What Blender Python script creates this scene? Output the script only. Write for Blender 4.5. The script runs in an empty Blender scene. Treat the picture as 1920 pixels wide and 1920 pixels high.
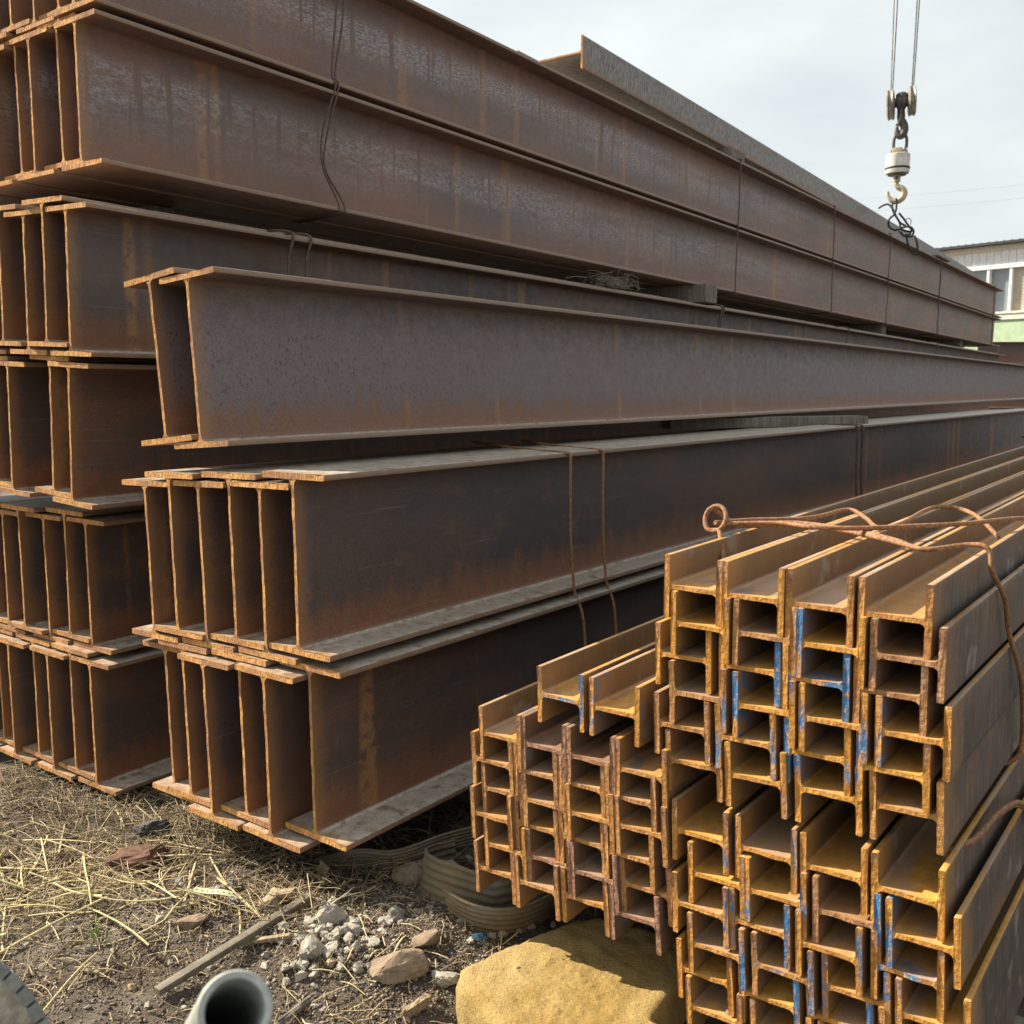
import bpy, bmesh, math, random
import numpy as np
from mathutils import Vector, Matrix, noise as mnoise
R_ = math.radians
random.seed(7); rng = np.random.default_rng(11)
sc = bpy.context.scene
COL = sc.collection
CZ = 1.70                                  # eye height above the near ground

# ------------------------------------------------------------------ camera
cam = bpy.data.cameras.new('camera'); camo = bpy.data.objects.new('camera', cam); COL.objects.link(camo)
PITCH = math.atan(232/1790.)
TURN = R_(37.2)                            # the stacks run along +Y; the camera looks across them
camo.location = (0, 0, CZ); camo.rotation_euler = (math.pi/2-PITCH, 0, TURN)
cam.sensor_width = 36; cam.lens = 1790/1920*36; cam.clip_start = .02; cam.clip_end = 2000
cam.dof.use_dof = True; cam.dof.focus_distance = 3.4; cam.dof.aperture_fstop = 7.0
sc.camera = camo
sc.cycles.max_bounces = 5; sc.cycles.diffuse_bounces = 3; sc.cycles.glossy_bounces = 2; sc.cycles.transmission_bounces = 2

# ------------------------------------------------------------------ light
SUN_EL, SUN_AZ = R_(37.3), R_(-67)-TURN      # azimuth clockwise from +Y
w = bpy.data.worlds.new('World'); sc.world = w; w.use_nodes = True
wn = w.node_tree; wn.nodes.clear()
sky = wn.nodes.new('ShaderNodeTexSky'); sky.sky_type = 'NISHITA'; sky.sun_disc = False
sky.sun_elevation = SUN_EL; sky.sun_rotation = SUN_AZ
sky.air_density = 1.0; sky.dust_density = 5.0; sky.ozone_density = 1.0; sky.altitude = 100
# thin even high cloud veil over the whole sky
tc = wn.nodes.new('ShaderNodeTexCoord')
mp = wn.nodes.new('ShaderNodeMapping'); mp.inputs['Scale'].default_value = (1.2, 1.2, 3.5)
cn = wn.nodes.new('ShaderNodeTexNoise'); cn.inputs['Scale'].default_value = 2.2; cn.inputs['Detail'].default_value = 5
cr = wn.nodes.new('ShaderNodeMapRange'); cr.inputs['From Min'].default_value = .35; cr.inputs['From Max'].default_value = .7
cr.inputs['To Min'].default_value = .58; cr.inputs['To Max'].default_value = .95
veil = wn.nodes.new('ShaderNodeMix'); veil.data_type = 'RGBA'
veil.inputs[7].default_value = (6.95, 7.35, 7.3, 1)
bg = wn.nodes.new('ShaderNodeBackground'); bg.inputs['Strength'].default_value = .066
wo = wn.nodes.new('ShaderNodeOutputWorld')
wn.links.new(tc.outputs['Generated'], mp.inputs[0]); wn.links.new(mp.outputs[0], cn.inputs['Vector'])
wn.links.new(cn.outputs[0], cr.inputs['Value']); wn.links.new(cr.outputs[0], veil.inputs[0])
wn.links.new(sky.outputs[0], veil.inputs[6]); wn.links.new(veil.outputs[2], bg.inputs[0]); wn.links.new(bg.outputs[0], wo.inputs[0])
sun = bpy.data.lights.new('sun', 'SUN'); sun.energy = 5.0; sun.angle = R_(.8); sun.color = (1, .90, .74)
suno = bpy.data.objects.new('sun', sun); COL.objects.link(suno)
sd = Vector((math.sin(SUN_AZ)*math.cos(SUN_EL), math.cos(SUN_AZ)*math.cos(SUN_EL), math.sin(SUN_EL)))
suno.rotation_euler = sd.to_track_quat('Z', 'Y').to_euler(); suno.location = sd*50
vs = sc.view_settings
vs.view_transform = 'Standard'; vs.look = 'None'; vs.gamma = 1; vs.exposure = 1.1; vs.use_curve_mapping = False

# ------------------------------------------------------------------ node helper
class NT:
    def __init__(s, name):
        s.m = bpy.data.materials.new(name); s.m.use_nodes = True; s.t = s.m.node_tree
        s.t.nodes.clear()
        s.out = s.t.nodes.new('ShaderNodeOutputMaterial'); s.b = s.t.nodes.new('ShaderNodeBsdfPrincipled')
        s.t.links.new(s.b.outputs[0], s.out.inputs[0]); s._tc = None; s._oi = None
    def put(s, sock, v):
        if isinstance(v, bpy.types.NodeSocket): s.t.links.new(v, sock)
        elif isinstance(v, (tuple, list)) and len(v) == 3 and sock.type == 'RGBA': sock.default_value = (*v, 1)
        elif sock.type == 'VECTOR' and isinstance(v, (int, float)): sock.default_value = (v, v, v)
        else: sock.default_value = v
    def set(s, **k):
        for n, v in k.items(): s.put(s.b.inputs[n.replace('_', ' ')], v)
    def tc(s, o):
        if not s._tc: s._tc = s.t.nodes.new('ShaderNodeTexCoord')
        return s._tc.outputs[o]
    def oi(s, o):
        if not s._oi: s._oi = s.t.nodes.new('ShaderNodeObjectInfo')
        return s._oi.outputs[o]
    def sep(s, v):
        n = s.t.nodes.new('ShaderNodeSeparateXYZ'); s.put(n.inputs[0], v); return n.outputs
    def sepc(s, v):
        n = s.t.nodes.new('ShaderNodeSeparateColor'); s.put(n.inputs[0], v); return n.outputs
    def vm(s, op, a, b):
        n = s.t.nodes.new('ShaderNodeVectorMath'); n.operation = op; s.put(n.inputs[0], a); s.put(n.inputs[1], b); return n.outputs[0]
    def ma(s, op, a, b=0., c=None):
        n = s.t.nodes.new('ShaderNodeMath'); n.operation = op; s.put(n.inputs[0], a); s.put(n.inputs[1], b)
        if c is not None: s.put(n.inputs[2], c)
        n.use_clamp = False; return n.outputs[0]
    def no(s, v, scale, detail=3., rough=.55, col=False):
        n = s.t.nodes.new('ShaderNodeTexNoise'); s.put(n.inputs['Vector'], v); s.put(n.inputs['Scale'], scale)
        s.put(n.inputs['Detail'], detail); s.put(n.inputs['Roughness'], rough); return n.outputs[1 if col else 0]
    def vo(s, v, scale, feat='F1'):
        n = s.t.nodes.new('ShaderNodeTexVoronoi'); n.feature = feat; s.put(n.inputs['Vector'], v); s.put(n.inputs['Scale'], scale); return n.outputs[0]
    def mr(s, v, a, b, c=0., d=1., smooth=True):
        n = s.t.nodes.new('ShaderNodeMapRange'); n.interpolation_type = 'SMOOTHSTEP' if smooth else 'LINEAR'
        for i, q in zip((0, 1, 2, 3, 4), (v, a, b, c, d)): s.put(n.inputs[i], q)
        return n.outputs[0]
    def ramp(s, f, st):
        n = s.t.nodes.new('ShaderNodeValToRGB'); s.put(n.inputs[0], f); e = n.color_ramp.elements
        while len(e) < len(st): e.new(.5)
        for q, (p, c) in zip(e, st): q.position = p; q.color = (*c, 1)
        return n.outputs[0]
    def mix(s, f, a, b, mode='MIX'):
        n = s.t.nodes.new('ShaderNodeMix'); n.data_type = 'RGBA'; n.blend_type = mode
        s.put(n.inputs[0], f); s.put(n.inputs[6], a); s.put(n.inputs[7], b); return n.outputs[2]
    def mf(s, f, a, b):
        n = s.t.nodes.new('ShaderNodeMix'); s.put(n.inputs[0], f); s.put(n.inputs[2], a); s.put(n.inputs[3], b); return n.outputs[0]
    def bump(s, h, strength=.5, dist=.01):
        n = s.t.nodes.new('ShaderNodeBump'); s.put(n.inputs['Height'], h); s.put(n.inputs['Strength'], strength); s.put(n.inputs['Distance'], dist)
        s.t.links.new(n.outputs[0], s.b.inputs['Normal'])
    def attr(s, name):
        n = s.t.nodes.new('ShaderNodeAttribute'); n.attribute_name = name; return n.outputs[0]

def steel_common(name):
    k = NT(name); P = k.tc('Object'); rnd = k.oi('Random')
    return k, P, rnd, k.sep(P), k.vm('ADD', P, k.ma('MULTIPLY', rnd, 37.))

def mat_big(name, kind_):
    """long faces of the deep beams: mill scale, rust and dust; kind_ = plain / bloom / film"""
    k, P, rnd, sp, V = steel_common(name); N = k.sep(k.tc('Normal')); z = sp[2]
    n1 = k.no(k.vm('MULTIPLY', V, (1, .35, 1.3)), 2.2, 3, .6)
    n2 = k.no(V, 24, 4, .65); n3 = k.no(V, 240, 1, .6)
    n4 = k.no(k.vm('MULTIPLY', V, (1, 1.2, .25)), 14, 2, .6)
    if kind_ == 'plain': st = [(.34, (.064, .051, .050)), (.5, (.088, .060, .051)), (.66, (.128, .072, .050))]
    elif kind_ == 'sheen_bloom': st = [(.34, (.130, .092, .085)), (.5, (.162, .099, .082)), (.66, (.205, .110, .077))]
    else: st = [(.34, (.115, .096, .096)), (.5, (.128, .100, .094)), (.66, (.150, .105, .085))]
    base = k.ramp(n1, st)
    zz = k.ma('ADD', z, k.ma('MULTIPLY', k.ma('ADD', n2, k.ma('SUBTRACT', n4, 1.)), .19))
    low = k.mr(zz, -.09, -.23)
    base = k.mix(k.ma('MULTIPLY', low, .8 if kind_ != 'sheen_bloom' else .35), base, k.mix(n2, (.14, .055, .028), (.27, .12, .05)))
    base = k.mix(k.ma('MULTIPLY', k.mr(zz, .19, .30), .45), base, (.12, .062, .040))
    ns = k.no(k.vm('MULTIPLY', V, (1, 3.1, .16)), 2.3, 1, .5)
    base = k.mix(k.ma('MULTIPLY', k.ma('MULTIPLY', k.mr(ns, .64, .74), k.mr(n2, .3, .6)), .75), base, (.30, .155, .06))
    scr = k.no(k.vm('MULTIPLY', V, (1, .45, 34)), 3.2, 2, .6); base = k.mix(k.ma('MULTIPLY', k.mr(scr, .66, .71), .22), base, (.30, .25, .22))
    blot = k.no(k.vm('MULTIPLY', V, (1, 1, 1.4)), 6.5, 3, .7); base = k.mix(k.ma('MULTIPLY', k.mr(blot, .58, .66), .35), base, (.16, .08, .046))
    rg = k.mf(k.mr(n2, .3, .7), .42, .62)
    if kind_ == 'sheen_bloom':
        cl = k.sepc(k.oi('Color'))
        nb = k.no(k.vm('MULTIPLY', V, (1, .55, 1.6)), 62, 4, .85); nb2 = k.no(k.vm('MULTIPLY', V, (1, .10, 1)), 5.0, 2, .6)
        drip = k.no(k.vm('MULTIPLY', V, (1, 1., .06)), 30, 1, .5)
        band = k.ma('MULTIPLY', k.mr(z, -.20, .05), k.mr(z, .20, .12))
        bl = k.ma('MULTIPLY', k.ma('MULTIPLY', band, k.mr(nb, .40, .66)), k.mr(nb2, .34, .60))
        bl = k.ma('MULTIPLY', k.ma('MULTIPLY', bl, k.mr(drip, .68, .58)), k.ma('MULTIPLY', cl[2], k.mr(sp[1], 13., 4., .25, 1.)))
        base = k.mix(k.ma('MULTIPLY', bl, .8), base, (.40, .41, .43)); rg = k.mf(bl, rg, .36)  # pale bloom speckle; the glossy scale's sky sheen is put into this colour
    if kind_ == 'grey':
        gp = k.no(k.vm('MULTIPLY', V, (1, 2.2, .9)), 22, 4, .7)
        base = k.mix(.85, base, k.ramp(gp, [(.36, (.075, .062, .055)), (.47, (.17, .15, .135)), (.62, (.27, .25, .23))]))
        base = k.mix(k.mr(zz, -.05, -.11), base, (.21, .125, .075))
    if kind_ == 'film':
        film = k.ma('MULTIPLY', k.mr(zz, -.19, -.09), k.mr(zz, .22, .08))
        base = k.mix(k.ma('MULTIPLY', film, .85), base, k.mix(n1, (.172, .132, .136), (.138, .102, .099)))
        pits = k.ma('MULTIPLY', k.mr(k.no(k.vm('MULTIPLY', V, (1, 1.2, .8)), 65, 2, .5), .60, .66), k.ma('MULTIPLY', film, k.mr(sp[1], 2.6, .8)))
        base = k.mix(k.ma('MULTIPLY', pits, .7), base, (.060, .050, .05))
    base = k.mix(1., base, k.ramp(n3, [(.3, (.74, .74, .74)), (.7, (1.24, 1.24, 1.24))]), 'MULTIPLY')
    upf = k.mr(N[2], .5, .8)
    sheen_dust = k.mix(k.mr(k.ma('ADD', k.ma('MULTIPLY', n2, .5), k.ma('MULTIPLY', n3, .5)), .36, .56), (.25, .19, .14), (.52, .465, .385)); sheen_dust = k.mix(k.mr(n4, .56, .7), sheen_dust, (.24, .17, .12))  # dust on upward faces, lightened so its colour carries the sky sheen
    base = k.mix(k.ma('MULTIPLY', upf, .92), base, sheen_dust)
    edge = k.ma('MULTIPLY', k.mr(k.ma('ABSOLUTE', N[0]), .6, .9), k.ma('MULTIPLY', k.mr(k.ma('ABSOLUTE', sp[0]), .13, .145), k.mr(k.ma('ABSOLUTE', sp[0]), .17, .16)))
    base = k.mix(k.ma('MULTIPLY', edge, .85), base, k.mix(n2, (.17, .10, .06), (.30, .22, .155)))
    ye = k.mr(k.ma('ADD', sp[1], k.ma('MULTIPLY', n2, .05)), .10, .02)
    base = k.mix(k.ma('MULTIPLY', ye, .6), base, (.30, .15, .055))
    k.set(Base_Color=base, Roughness=k.mf(upf, rg, .34), Specular_IOR_Level=.5)
    k.bump(n3, .22, .003); return k.m

def mat_cut():
    """flame cut ends of the deep beams"""
    k, P, rnd, sp, V = steel_common('flame_cut_rust')
    ne = k.no(V, 55, 4, .72); drag = k.no(k.vm('MULTIPLY', V, (230, 1, 26)), 1., 2, .5)
    c = k.ramp(k.ma('ADD', k.ma('MULTIPLY', ne, .6), k.ma('MULTIPLY', drag, .4)), [(.34, (.20, .085, .032)), (.45, (.50, .235, .07)), (.57, (.66, .37, .125)), (.73, (.72, .53, .29))])
    c = k.mix(k.mr(k.no(V, 7, 2, .5), .40, .66), c, k.mix(ne, (.26, .11, .05), (.46, .25, .13)))
    k.set(Base_Color=c, Roughness=.9, Specular_IOR_Level=.3)
    k.bump(k.ma('ADD', drag, k.ma('MULTIPLY', ne, 1.4)), .8, .006); return k.m

def mat_small():
    k, P, rnd, sp, V = steel_common('ochre_rust_steel'); cl = k.sepc(k.oi('Color')); N = k.sep(k.tc('Normal'))
    n1 = k.no(k.vm('MULTIPLY', V, (2, .5, 2)), 4., 3, .6); n2 = k.no(V, 34, 4, .65); n3 = k.no(V, 330, 1, .6)
    st = k.no(k.vm('MULTIPLY', V, (1, 1, .12)), 60, 2, .6)
    side = k.ramp(k.ma('ADD', k.ma('MULTIPLY', n1, .5), k.ma('MULTIPLY', st, .5)), [(.34, (.066, .054, .048)), (.5, (.108, .082, .066)), (.64, (.20, .12, .065))])
    och = k.mix(k.mr(n2, .3, .7), (.50, .24, .038), (.62, .34, .085)); och = k.mix(k.mr(n1, .47, .66), och, (.33, .16, .062))
    rust = k.mix(cl[1], k.mix(n2, (.17, .09, .06), (.27, .145, .085)), och)
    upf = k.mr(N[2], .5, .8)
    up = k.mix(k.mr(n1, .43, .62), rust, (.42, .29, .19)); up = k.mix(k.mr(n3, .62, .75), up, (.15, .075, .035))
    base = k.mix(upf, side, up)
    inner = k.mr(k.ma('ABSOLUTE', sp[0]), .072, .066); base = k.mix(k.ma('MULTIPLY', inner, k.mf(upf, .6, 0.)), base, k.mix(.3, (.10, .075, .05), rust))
    ye = k.mr(k.ma('ADD', sp[1], k.ma('MULTIPLY', n2, .12)), .20, .05); base = k.mix(k.ma('MULTIPLY', ye, .45), base, rust)
    base = k.mix(k.mr(k.no(V, 9, 2, .6), .60, .72), base, (.22, .185, .155))
    bi = k.ma('MULTIPLY', k.ma('MULTIPLY', inner, k.mr(cl[0], .3, .6)), k.ma('MULTIPLY', k.mr(sp[1], .12, .03), k.mr(n2, .40, .58))); base = k.mix(k.ma('MULTIPLY', bi, .8), base, (.035, .17, .38))
    base = k.mix(1., base, k.ramp(n3, [(.3, (.78, .78, .78)), (.7, (1.2, 1.2, 1.2))]), 'MULTIPLY')
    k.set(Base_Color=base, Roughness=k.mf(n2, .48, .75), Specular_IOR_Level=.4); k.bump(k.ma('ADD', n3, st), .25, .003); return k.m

def mat_small_cut():
    k, P, rnd, sp, V = steel_common('ochre_sawn_end'); cl = k.sepc(k.oi('Color'))
    ne = k.no(V, 75, 4, .72); n1 = k.no(V, 9, 2, .6)
    ec = k.ramp(k.ma('ADD', k.ma('MULTIPLY', ne, .72), k.ma('MULTIPLY', n1, .28)), [(.32, (.28, .112, .026)), (.44, (.50, .22, .038)), (.58, (.62, .31, .065)), (.76, (.68, .40, .13))])
    eb = k.ramp(ne, [(.33, (.15, .075, .055)), (.5, (.30, .155, .095)), (.7, (.44, .29, .19))])
    zt = k.mr(k.ma('ADD', sp[2], k.ma('MULTIPLY', k.ma('SUBTRACT', n1, .5), .12)), .02, .06)
    ec = k.mix(k.ma('MULTIPLY', k.ma('MULTIPLY', zt, .85), k.mr(rnd, .3, .75)), ec, eb)
    ec = k.mix(k.ma('SUBTRACT', 1., cl[1]), ec, eb)
    gr = k.no(k.vm('MULTIPLY', V, (150, 1, 60)), 1., 1, .5)
    nb = k.no(k.vm('MULTIPLY', V, (1.6, 1, .6)), 16, 3, .6)
    zcn = k.ma('SUBTRACT', k.ma('MULTIPLY', rnd, .12), .06); fall = k.mr(k.ma('ABSOLUTE', k.ma('SUBTRACT', sp[2], zcn)), .10, .015)
    bm = k.mr(k.ma('ADD', nb, k.ma('MULTIPLY', cl[0], k.ma('ADD', .08, k.ma('MULTIPLY', fall, .27)))), .56, .74)
    bm = k.ma('MULTIPLY', k.ma('MULTIPLY', bm, k.mr(cl[0], .02, .1)), k.mr(ne, .64, .55))
    ec = k.mix(k.ma('MULTIPLY', bm, .92), ec, k.mix(gr, (.022, .14, .35), (.07, .25, .45)))
    k.set(Base_Color=ec, Roughness=.88, Specular_IOR_Level=.3)
    k.bump(k.ma('ADD', k.ma('MULTIPLY', ne, 1.3), k.ma('MULTIPLY', gr, .6)), .8, .005); return k.m

def mat_wire(name, a, b, rough=.75):
    k = NT(name); V = k.tc('Object'); n = k.no(V, 120, 4, .6)
    k.set(Base_Color=k.mix(k.mr(n, .35, .65), a, b), Roughness=rough); k.bump(n, .5, .002); return k.m
def mat_simple(name, a, b, scale=20., rough=.7, bump=.3, dist=.005, metal=0., stretch=(1, 1, 1), detail=5.):
    k = NT(name); V = k.vm('MULTIPLY', k.vm('ADD', k.tc('Object'), k.ma('MULTIPLY', k.oi('Random'), 23.)), stretch); n = k.no(V, scale, detail, .6); n2 = k.no(V, scale*7, 3, .6)
    c = k.mix(k.mr(n, .3, .7), a, b); c = k.mix(1., c, k.ramp(n2, [(.3, (.8, .8, .8)), (.7, (1.15, 1.15, 1.15))]), 'MULTIPLY')
    k.set(Base_Color=c, Roughness=rough, Metallic=metal); k.bump(k.ma('ADD', n, k.ma('MULTIPLY', n2, .4)), bump, dist); return k.m

def mat_ground():
    k = NT('dirt'); V = k.tc('Object'); n1 = k.no(V, 1.3, 5, .6); n2 = k.no(V, 9, 6, .65); n3 = k.no(V, 90, 5, .7); n4 = k.no(V, 420, 3, .6)
    c = k.ramp(n2, [(.3, (.085, .064, .050)), (.5, (.15, .118, .092)), (.7, (.22, .18, .14))])
    c = k.mix(k.ma('MULTIPLY', k.mr(n1, .52, .66), .8), c, k.mix(n3, (.27, .235, .19), (.36, .32, .265)))
    c = k.mix(k.mr(k.no(V, 5, 4, .6), .58, .7), c, (.115, .07, .045))
    c = k.mix(k.mr(n3, .60, .70), c, (.33, .30, .26)); c = k.mix(k.mr(n3, .40, .32), c, (.055, .043, .036))
    c = k.mix(1., c, k.ramp(n4, [(.3, (.75, .75, .75)), (.7, (1.25, 1.25, 1.25))]), 'MULTIPLY')
    k.set(Base_Color=c, Roughness=.95, Specular_IOR_Level=.2)
    k.bump(k.ma('ADD', k.ma('ADD', n3, k.ma('MULTIPLY', n2, 1.5)), k.ma('MULTIPLY', n4, .8)), 1., .014); return k.m
def mat_attr(name, rough=.85, scale=60.):
    k = NT(name); c = k.attr('col'); n = k.no(k.tc('Object'), scale, 4, .6)
    k.set(Base_Color=k.mix(1., c, k.ramp(n, [(.3, (.7, .7, .7)), (.7, (1.25, 1.25, 1.25))]), 'MULTIPLY'), Roughness=rough, Specular_IOR_Level=.25)
    k.bump(n, .4, .004); return k.m

MB = {q: mat_big('mill_scale_'+q, q) for q in ('plain', 'sheen_bloom', 'film', 'grey')}; MCUT = mat_cut(); MS = mat_small(); MSCUT = mat_small_cut()
MW_RUST = mat_wire('rusty_wire', (.16, .075, .035), (.34, .17, .075))
MW_DARK = mat_wire('dark_wire', (.055, .043, .038), (.14, .085, .06), .6)
M_WOOD = mat_simple('old_timber', (.10, .085, .07), (.21, .18, .145), 8, .85, .5, .004, 0, (6, 6, .6))
M_DIRT = mat_ground()
M_STRAW = mat_attr('straw', .7, 90); M_GRAV = mat_attr('gravel', .9, 70)

# ------------------------------------------------------------------ object helpers
def link(o): COL.objects.link(o); return o
def mesh_obj(name, me, m, parent=None):
    o = bpy.data.objects.new(name, me); link(o)
    if m and not len(me.materials): me.materials.append(m)
    if parent: o.parent = parent
    return o
def tag(o, label, cat, group=None):
    o['label'] = label; o['category'] = cat; o['kind'] = 'thing'
    if group: o['group'] = group
    return o
def kind(o, k, label=None):
    o['kind'] = k
    if label: o['label'] = label
    return o
def empty(name, loc=(0, 0, 0), rot=(0, 0, 0)):
    o = bpy.data.objects.new(name, None); o.empty_display_size = .1; link(o); o.location = loc; o.rotation_euler = rot; return o
def smooth(me, ang=35):
    me.polygons.foreach_set('use_smooth', [True]*len(me.polygons)); me.set_sharp_from_angle(angle=R_(ang))
def me_from(verts, faces, sm=None, name='mesh'):
    me = bpy.data.meshes.new(name); me.from_pydata([tuple(v) for v in verts], [], faces); me.update()
    if sm: smooth(me, sm)
    return me
def bm_me(bm, sm=None):
    bmesh.ops.recalc_face_normals(bm, faces=bm.faces[:])
    me = bpy.data.meshes.new('mesh'); bm.to_mesh(me); bm.free()
    if sm: smooth(me, sm)
    return me
def box_me(sx, sy, sz, bev=0., off=(0, 0, 0), jit=0., seed=0):
    bm = bmesh.new(); bmesh.ops.create_cube(bm, size=1)
    for v in bm.verts: v.co = Vector((v.co.x*sx, v.co.y*sy, v.co.z*sz))
    if bev: bmesh.ops.bevel(bm, geom=bm.edges[:], offset=bev, segments=2, profile=.6, affect='EDGES')
    r = random.Random(seed)
    for v in bm.verts: v.co += Vector(off)+Vector((r.uniform(-jit, jit), r.uniform(-jit, jit), r.uniform(-jit, jit)))
    return bm_me(bm, 40)
def lathe_me(prof, seg=24, axis='Z'):
    vs, fs = [], []; n = len(prof)
    for i in range(seg):
        a = 2*math.pi*i/seg
        for r, z in prof:
            p = (r*math.cos(a), r*math.sin(a), z)
            vs.append(p if axis == 'Z' else ((p[2], p[0], p[1]) if axis == 'X' else (p[0], p[2], p[1])))
    for i in range(seg):
        j = (i+1) % seg
        for q in range(n-1): fs.append((i*n+q, j*n+q, j*n+q+1, i*n+q+1))
    bm = bmesh.new(); b = [bm.verts.new(v) for v in vs]
    for f in fs:
        try: bm.faces.new([b[i] for i in f])
        except ValueError: pass
    bmesh.ops.remove_doubles(bm, verts=bm.verts[:], dist=1e-5)
    return bm_me(bm, 40)
def catmull(pts, n=6):
    P = [Vector(p) for p in pts]; P = [P[0]*2-P[1]]+P+[P[-1]*2-P[-2]]; out = []
    for i in range(1, len(P)-2):
        a, b, c, d = P[i-1:i+3]
        for k in range(n):
            t = k/n; out.append(.5*((2*b)+(c-a)*t+(2*a-5*b+4*c-d)*t*t+(3*b-a-3*c+d)*t**3))
    out.append(P[-2]); return out
def tube_geo(pts, r, sides=6, n=5):
    C = catmull(pts, n) if n > 1 else [Vector(p) for p in pts]
    vs, fs = [], []; up = Vector((.13, .21, .97)).normalized()
    for i, p in enumerate(C):
        t = (C[min(i+1, len(C)-1)]-C[max(i-1, 0)])
        if t.length < 1e-9: t = Vector((0, 0, 1))
        t.normalize(); x = t.cross(up)
        if x.length < .05: x = t.cross(Vector((1, 0, 0)))
        x.normalize(); y = t.cross(x)
        rr = r(i/(len(C)-1)) if callable(r) else r
        for k in range(sides):
            a = 2*math.pi*k/sides; vs.append(p+x*math.cos(a)*rr+y*math.sin(a)*rr)
    for i in range(len(C)-1):
        for k in range(sides):
            l = (k+1) % sides; fs.append((i*sides+k, i*sides+l, (i+1)*sides+l, (i+1)*sides+k))
    fs.append(tuple(range(sides-1, -1, -1))); fs.append(tuple((len(C)-1)*sides+k for k in range(sides)))
    return vs, fs
def tubes_me(lines, r, sides=6, n=5):
    V, Fc = [], []
    for l in lines:
        v, f = tube_geo(l, r, sides, n); o = len(V); V += v; Fc += [tuple(i+o for i in q) for q in f]
    return me_from(V, Fc, 60)

# ------------------------------------------------------------------ frames of the stacks
class Frame:
    def __init__(s, deg):
        s.t = R_(deg); s.a = Vector((math.sin(s.t), math.cos(s.t), 0)); s.c = Vector((math.cos(s.t), -math.sin(s.t), 0))
    def P(s, u, y, z): return s.c*u+s.a*y+Vector((0, 0, z+CZ))
def vp(x): return math.degrees(math.atan((x-960)/1790*math.cos(PITCH)))
FE, FM, FG, FR = Frame(vp(2255)), Frame(vp(2364)), Frame(vp(2280)), Frame(vp(2380))

# ------------------------------------------------------------------ ground
def vnoise(x, y, seed=0):
    xi, yi = np.floor(x).astype(np.int64), np.floor(y).astype(np.int64); fx, fy = x-xi, y-yi
    fx, fy = fx*fx*(3-2*fx), fy*fy*(3-2*fy)
    def h(a, b):
        q = np.sin(a*127.1+b*311.7+seed*74.7)*43758.5453; return q-np.floor(q)
    return (h(xi, yi)*(1-fx)+h(xi+1, yi)*fx)*(1-fy)+(h(xi, yi+1)*(1-fx)+h(xi+1, yi+1)*fx)*fy-.5
def ground_h(x, y):
    x = np.asarray(x, float); y = np.asarray(y, float)
    u = x*FR.c.x+y*FR.c.y; s = x*FR.a.x+y*FR.a.y
    t = np.clip((-2.6-u)/1.6, 0, 1); t = t*t*(3-2*t)
    fade = np.exp(-np.maximum(0, np.hypot(x, y-2)-4)/6)
    z = -.15*t*fade
    z = z+(vnoise(x*1.7, y*1.7, 1)*.06+vnoise(x*5, y*5, 2)*.03+vnoise(x*14, y*14, 3)*.016+vnoise(x*37, y*37, 4)*.008)*fade
    z = z+.05*np.exp(-(((u+2.05)/.3)**2+((s-1.78)/.22)**2))+.03*np.exp(-(((u+1.9)/.25)**2+((s-2.05)/.2)**2))
    z = z-.02*np.exp(-(((u+1.3)/.4)**2+((s-2.0)/.4)**2))
    return z
def gh(x, y): return float(ground_h(np.array([x]), np.array([y]))[0])
def GP(u, s, dz=0.):
    p = FR.c*u+FR.a*s; return Vector((p.x, p.y, gh(p.x, p.y)+dz))
def axis_grid(lo, hi, st, far):
    core = np.arange(lo, hi+1e-6, st); ext = []; d = st
    e = 0.
    while e < far: d *= 1.35; e += d; ext.append(e)
    ext = np.array(ext); return np.concatenate([(lo-ext)[::-1], core, hi+ext])
gx = axis_grid(-3.4, 2.2, .022, 600); gy = axis_grid(.9, 5.2, .022, 600)
GX, GY = np.meshgrid(gx, gy); GZ = ground_h(GX, GY)
nx, ny = len(gx), len(gy)
V = np.stack([GX.ravel(), GY.ravel(), GZ.ravel()], 1)
idx = np.arange(nx*ny).reshape(ny, nx)
Fq = np.stack([idx[:-1, :-1].ravel(), idx[:-1, 1:].ravel(), idx[1:, 1:].ravel(), idx[1:, :-1].ravel()], 1)
gm = bpy.data.meshes.new('ground')
gm.vertices.add(len(V)); gm.vertices.foreach_set('co', V.ravel().astype(np.float32))
gm.loops.add(Fq.size); gm.loops.foreach_set('vertex_index', Fq.ravel().astype(np.int32))
gm.polygons.add(len(Fq)); gm.polygons.foreach_set('loop_start', np.arange(0, Fq.size, 4, dtype=np.int32)); gm.polygons.foreach_set('loop_total', np.full(len(Fq), 4, np.int32))
gm.update(calc_edges=True); gm.polygons.foreach_set('use_smooth', [True]*len(Fq))
kind(mesh_obj('ground', gm, M_DIRT), 'structure')

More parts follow.
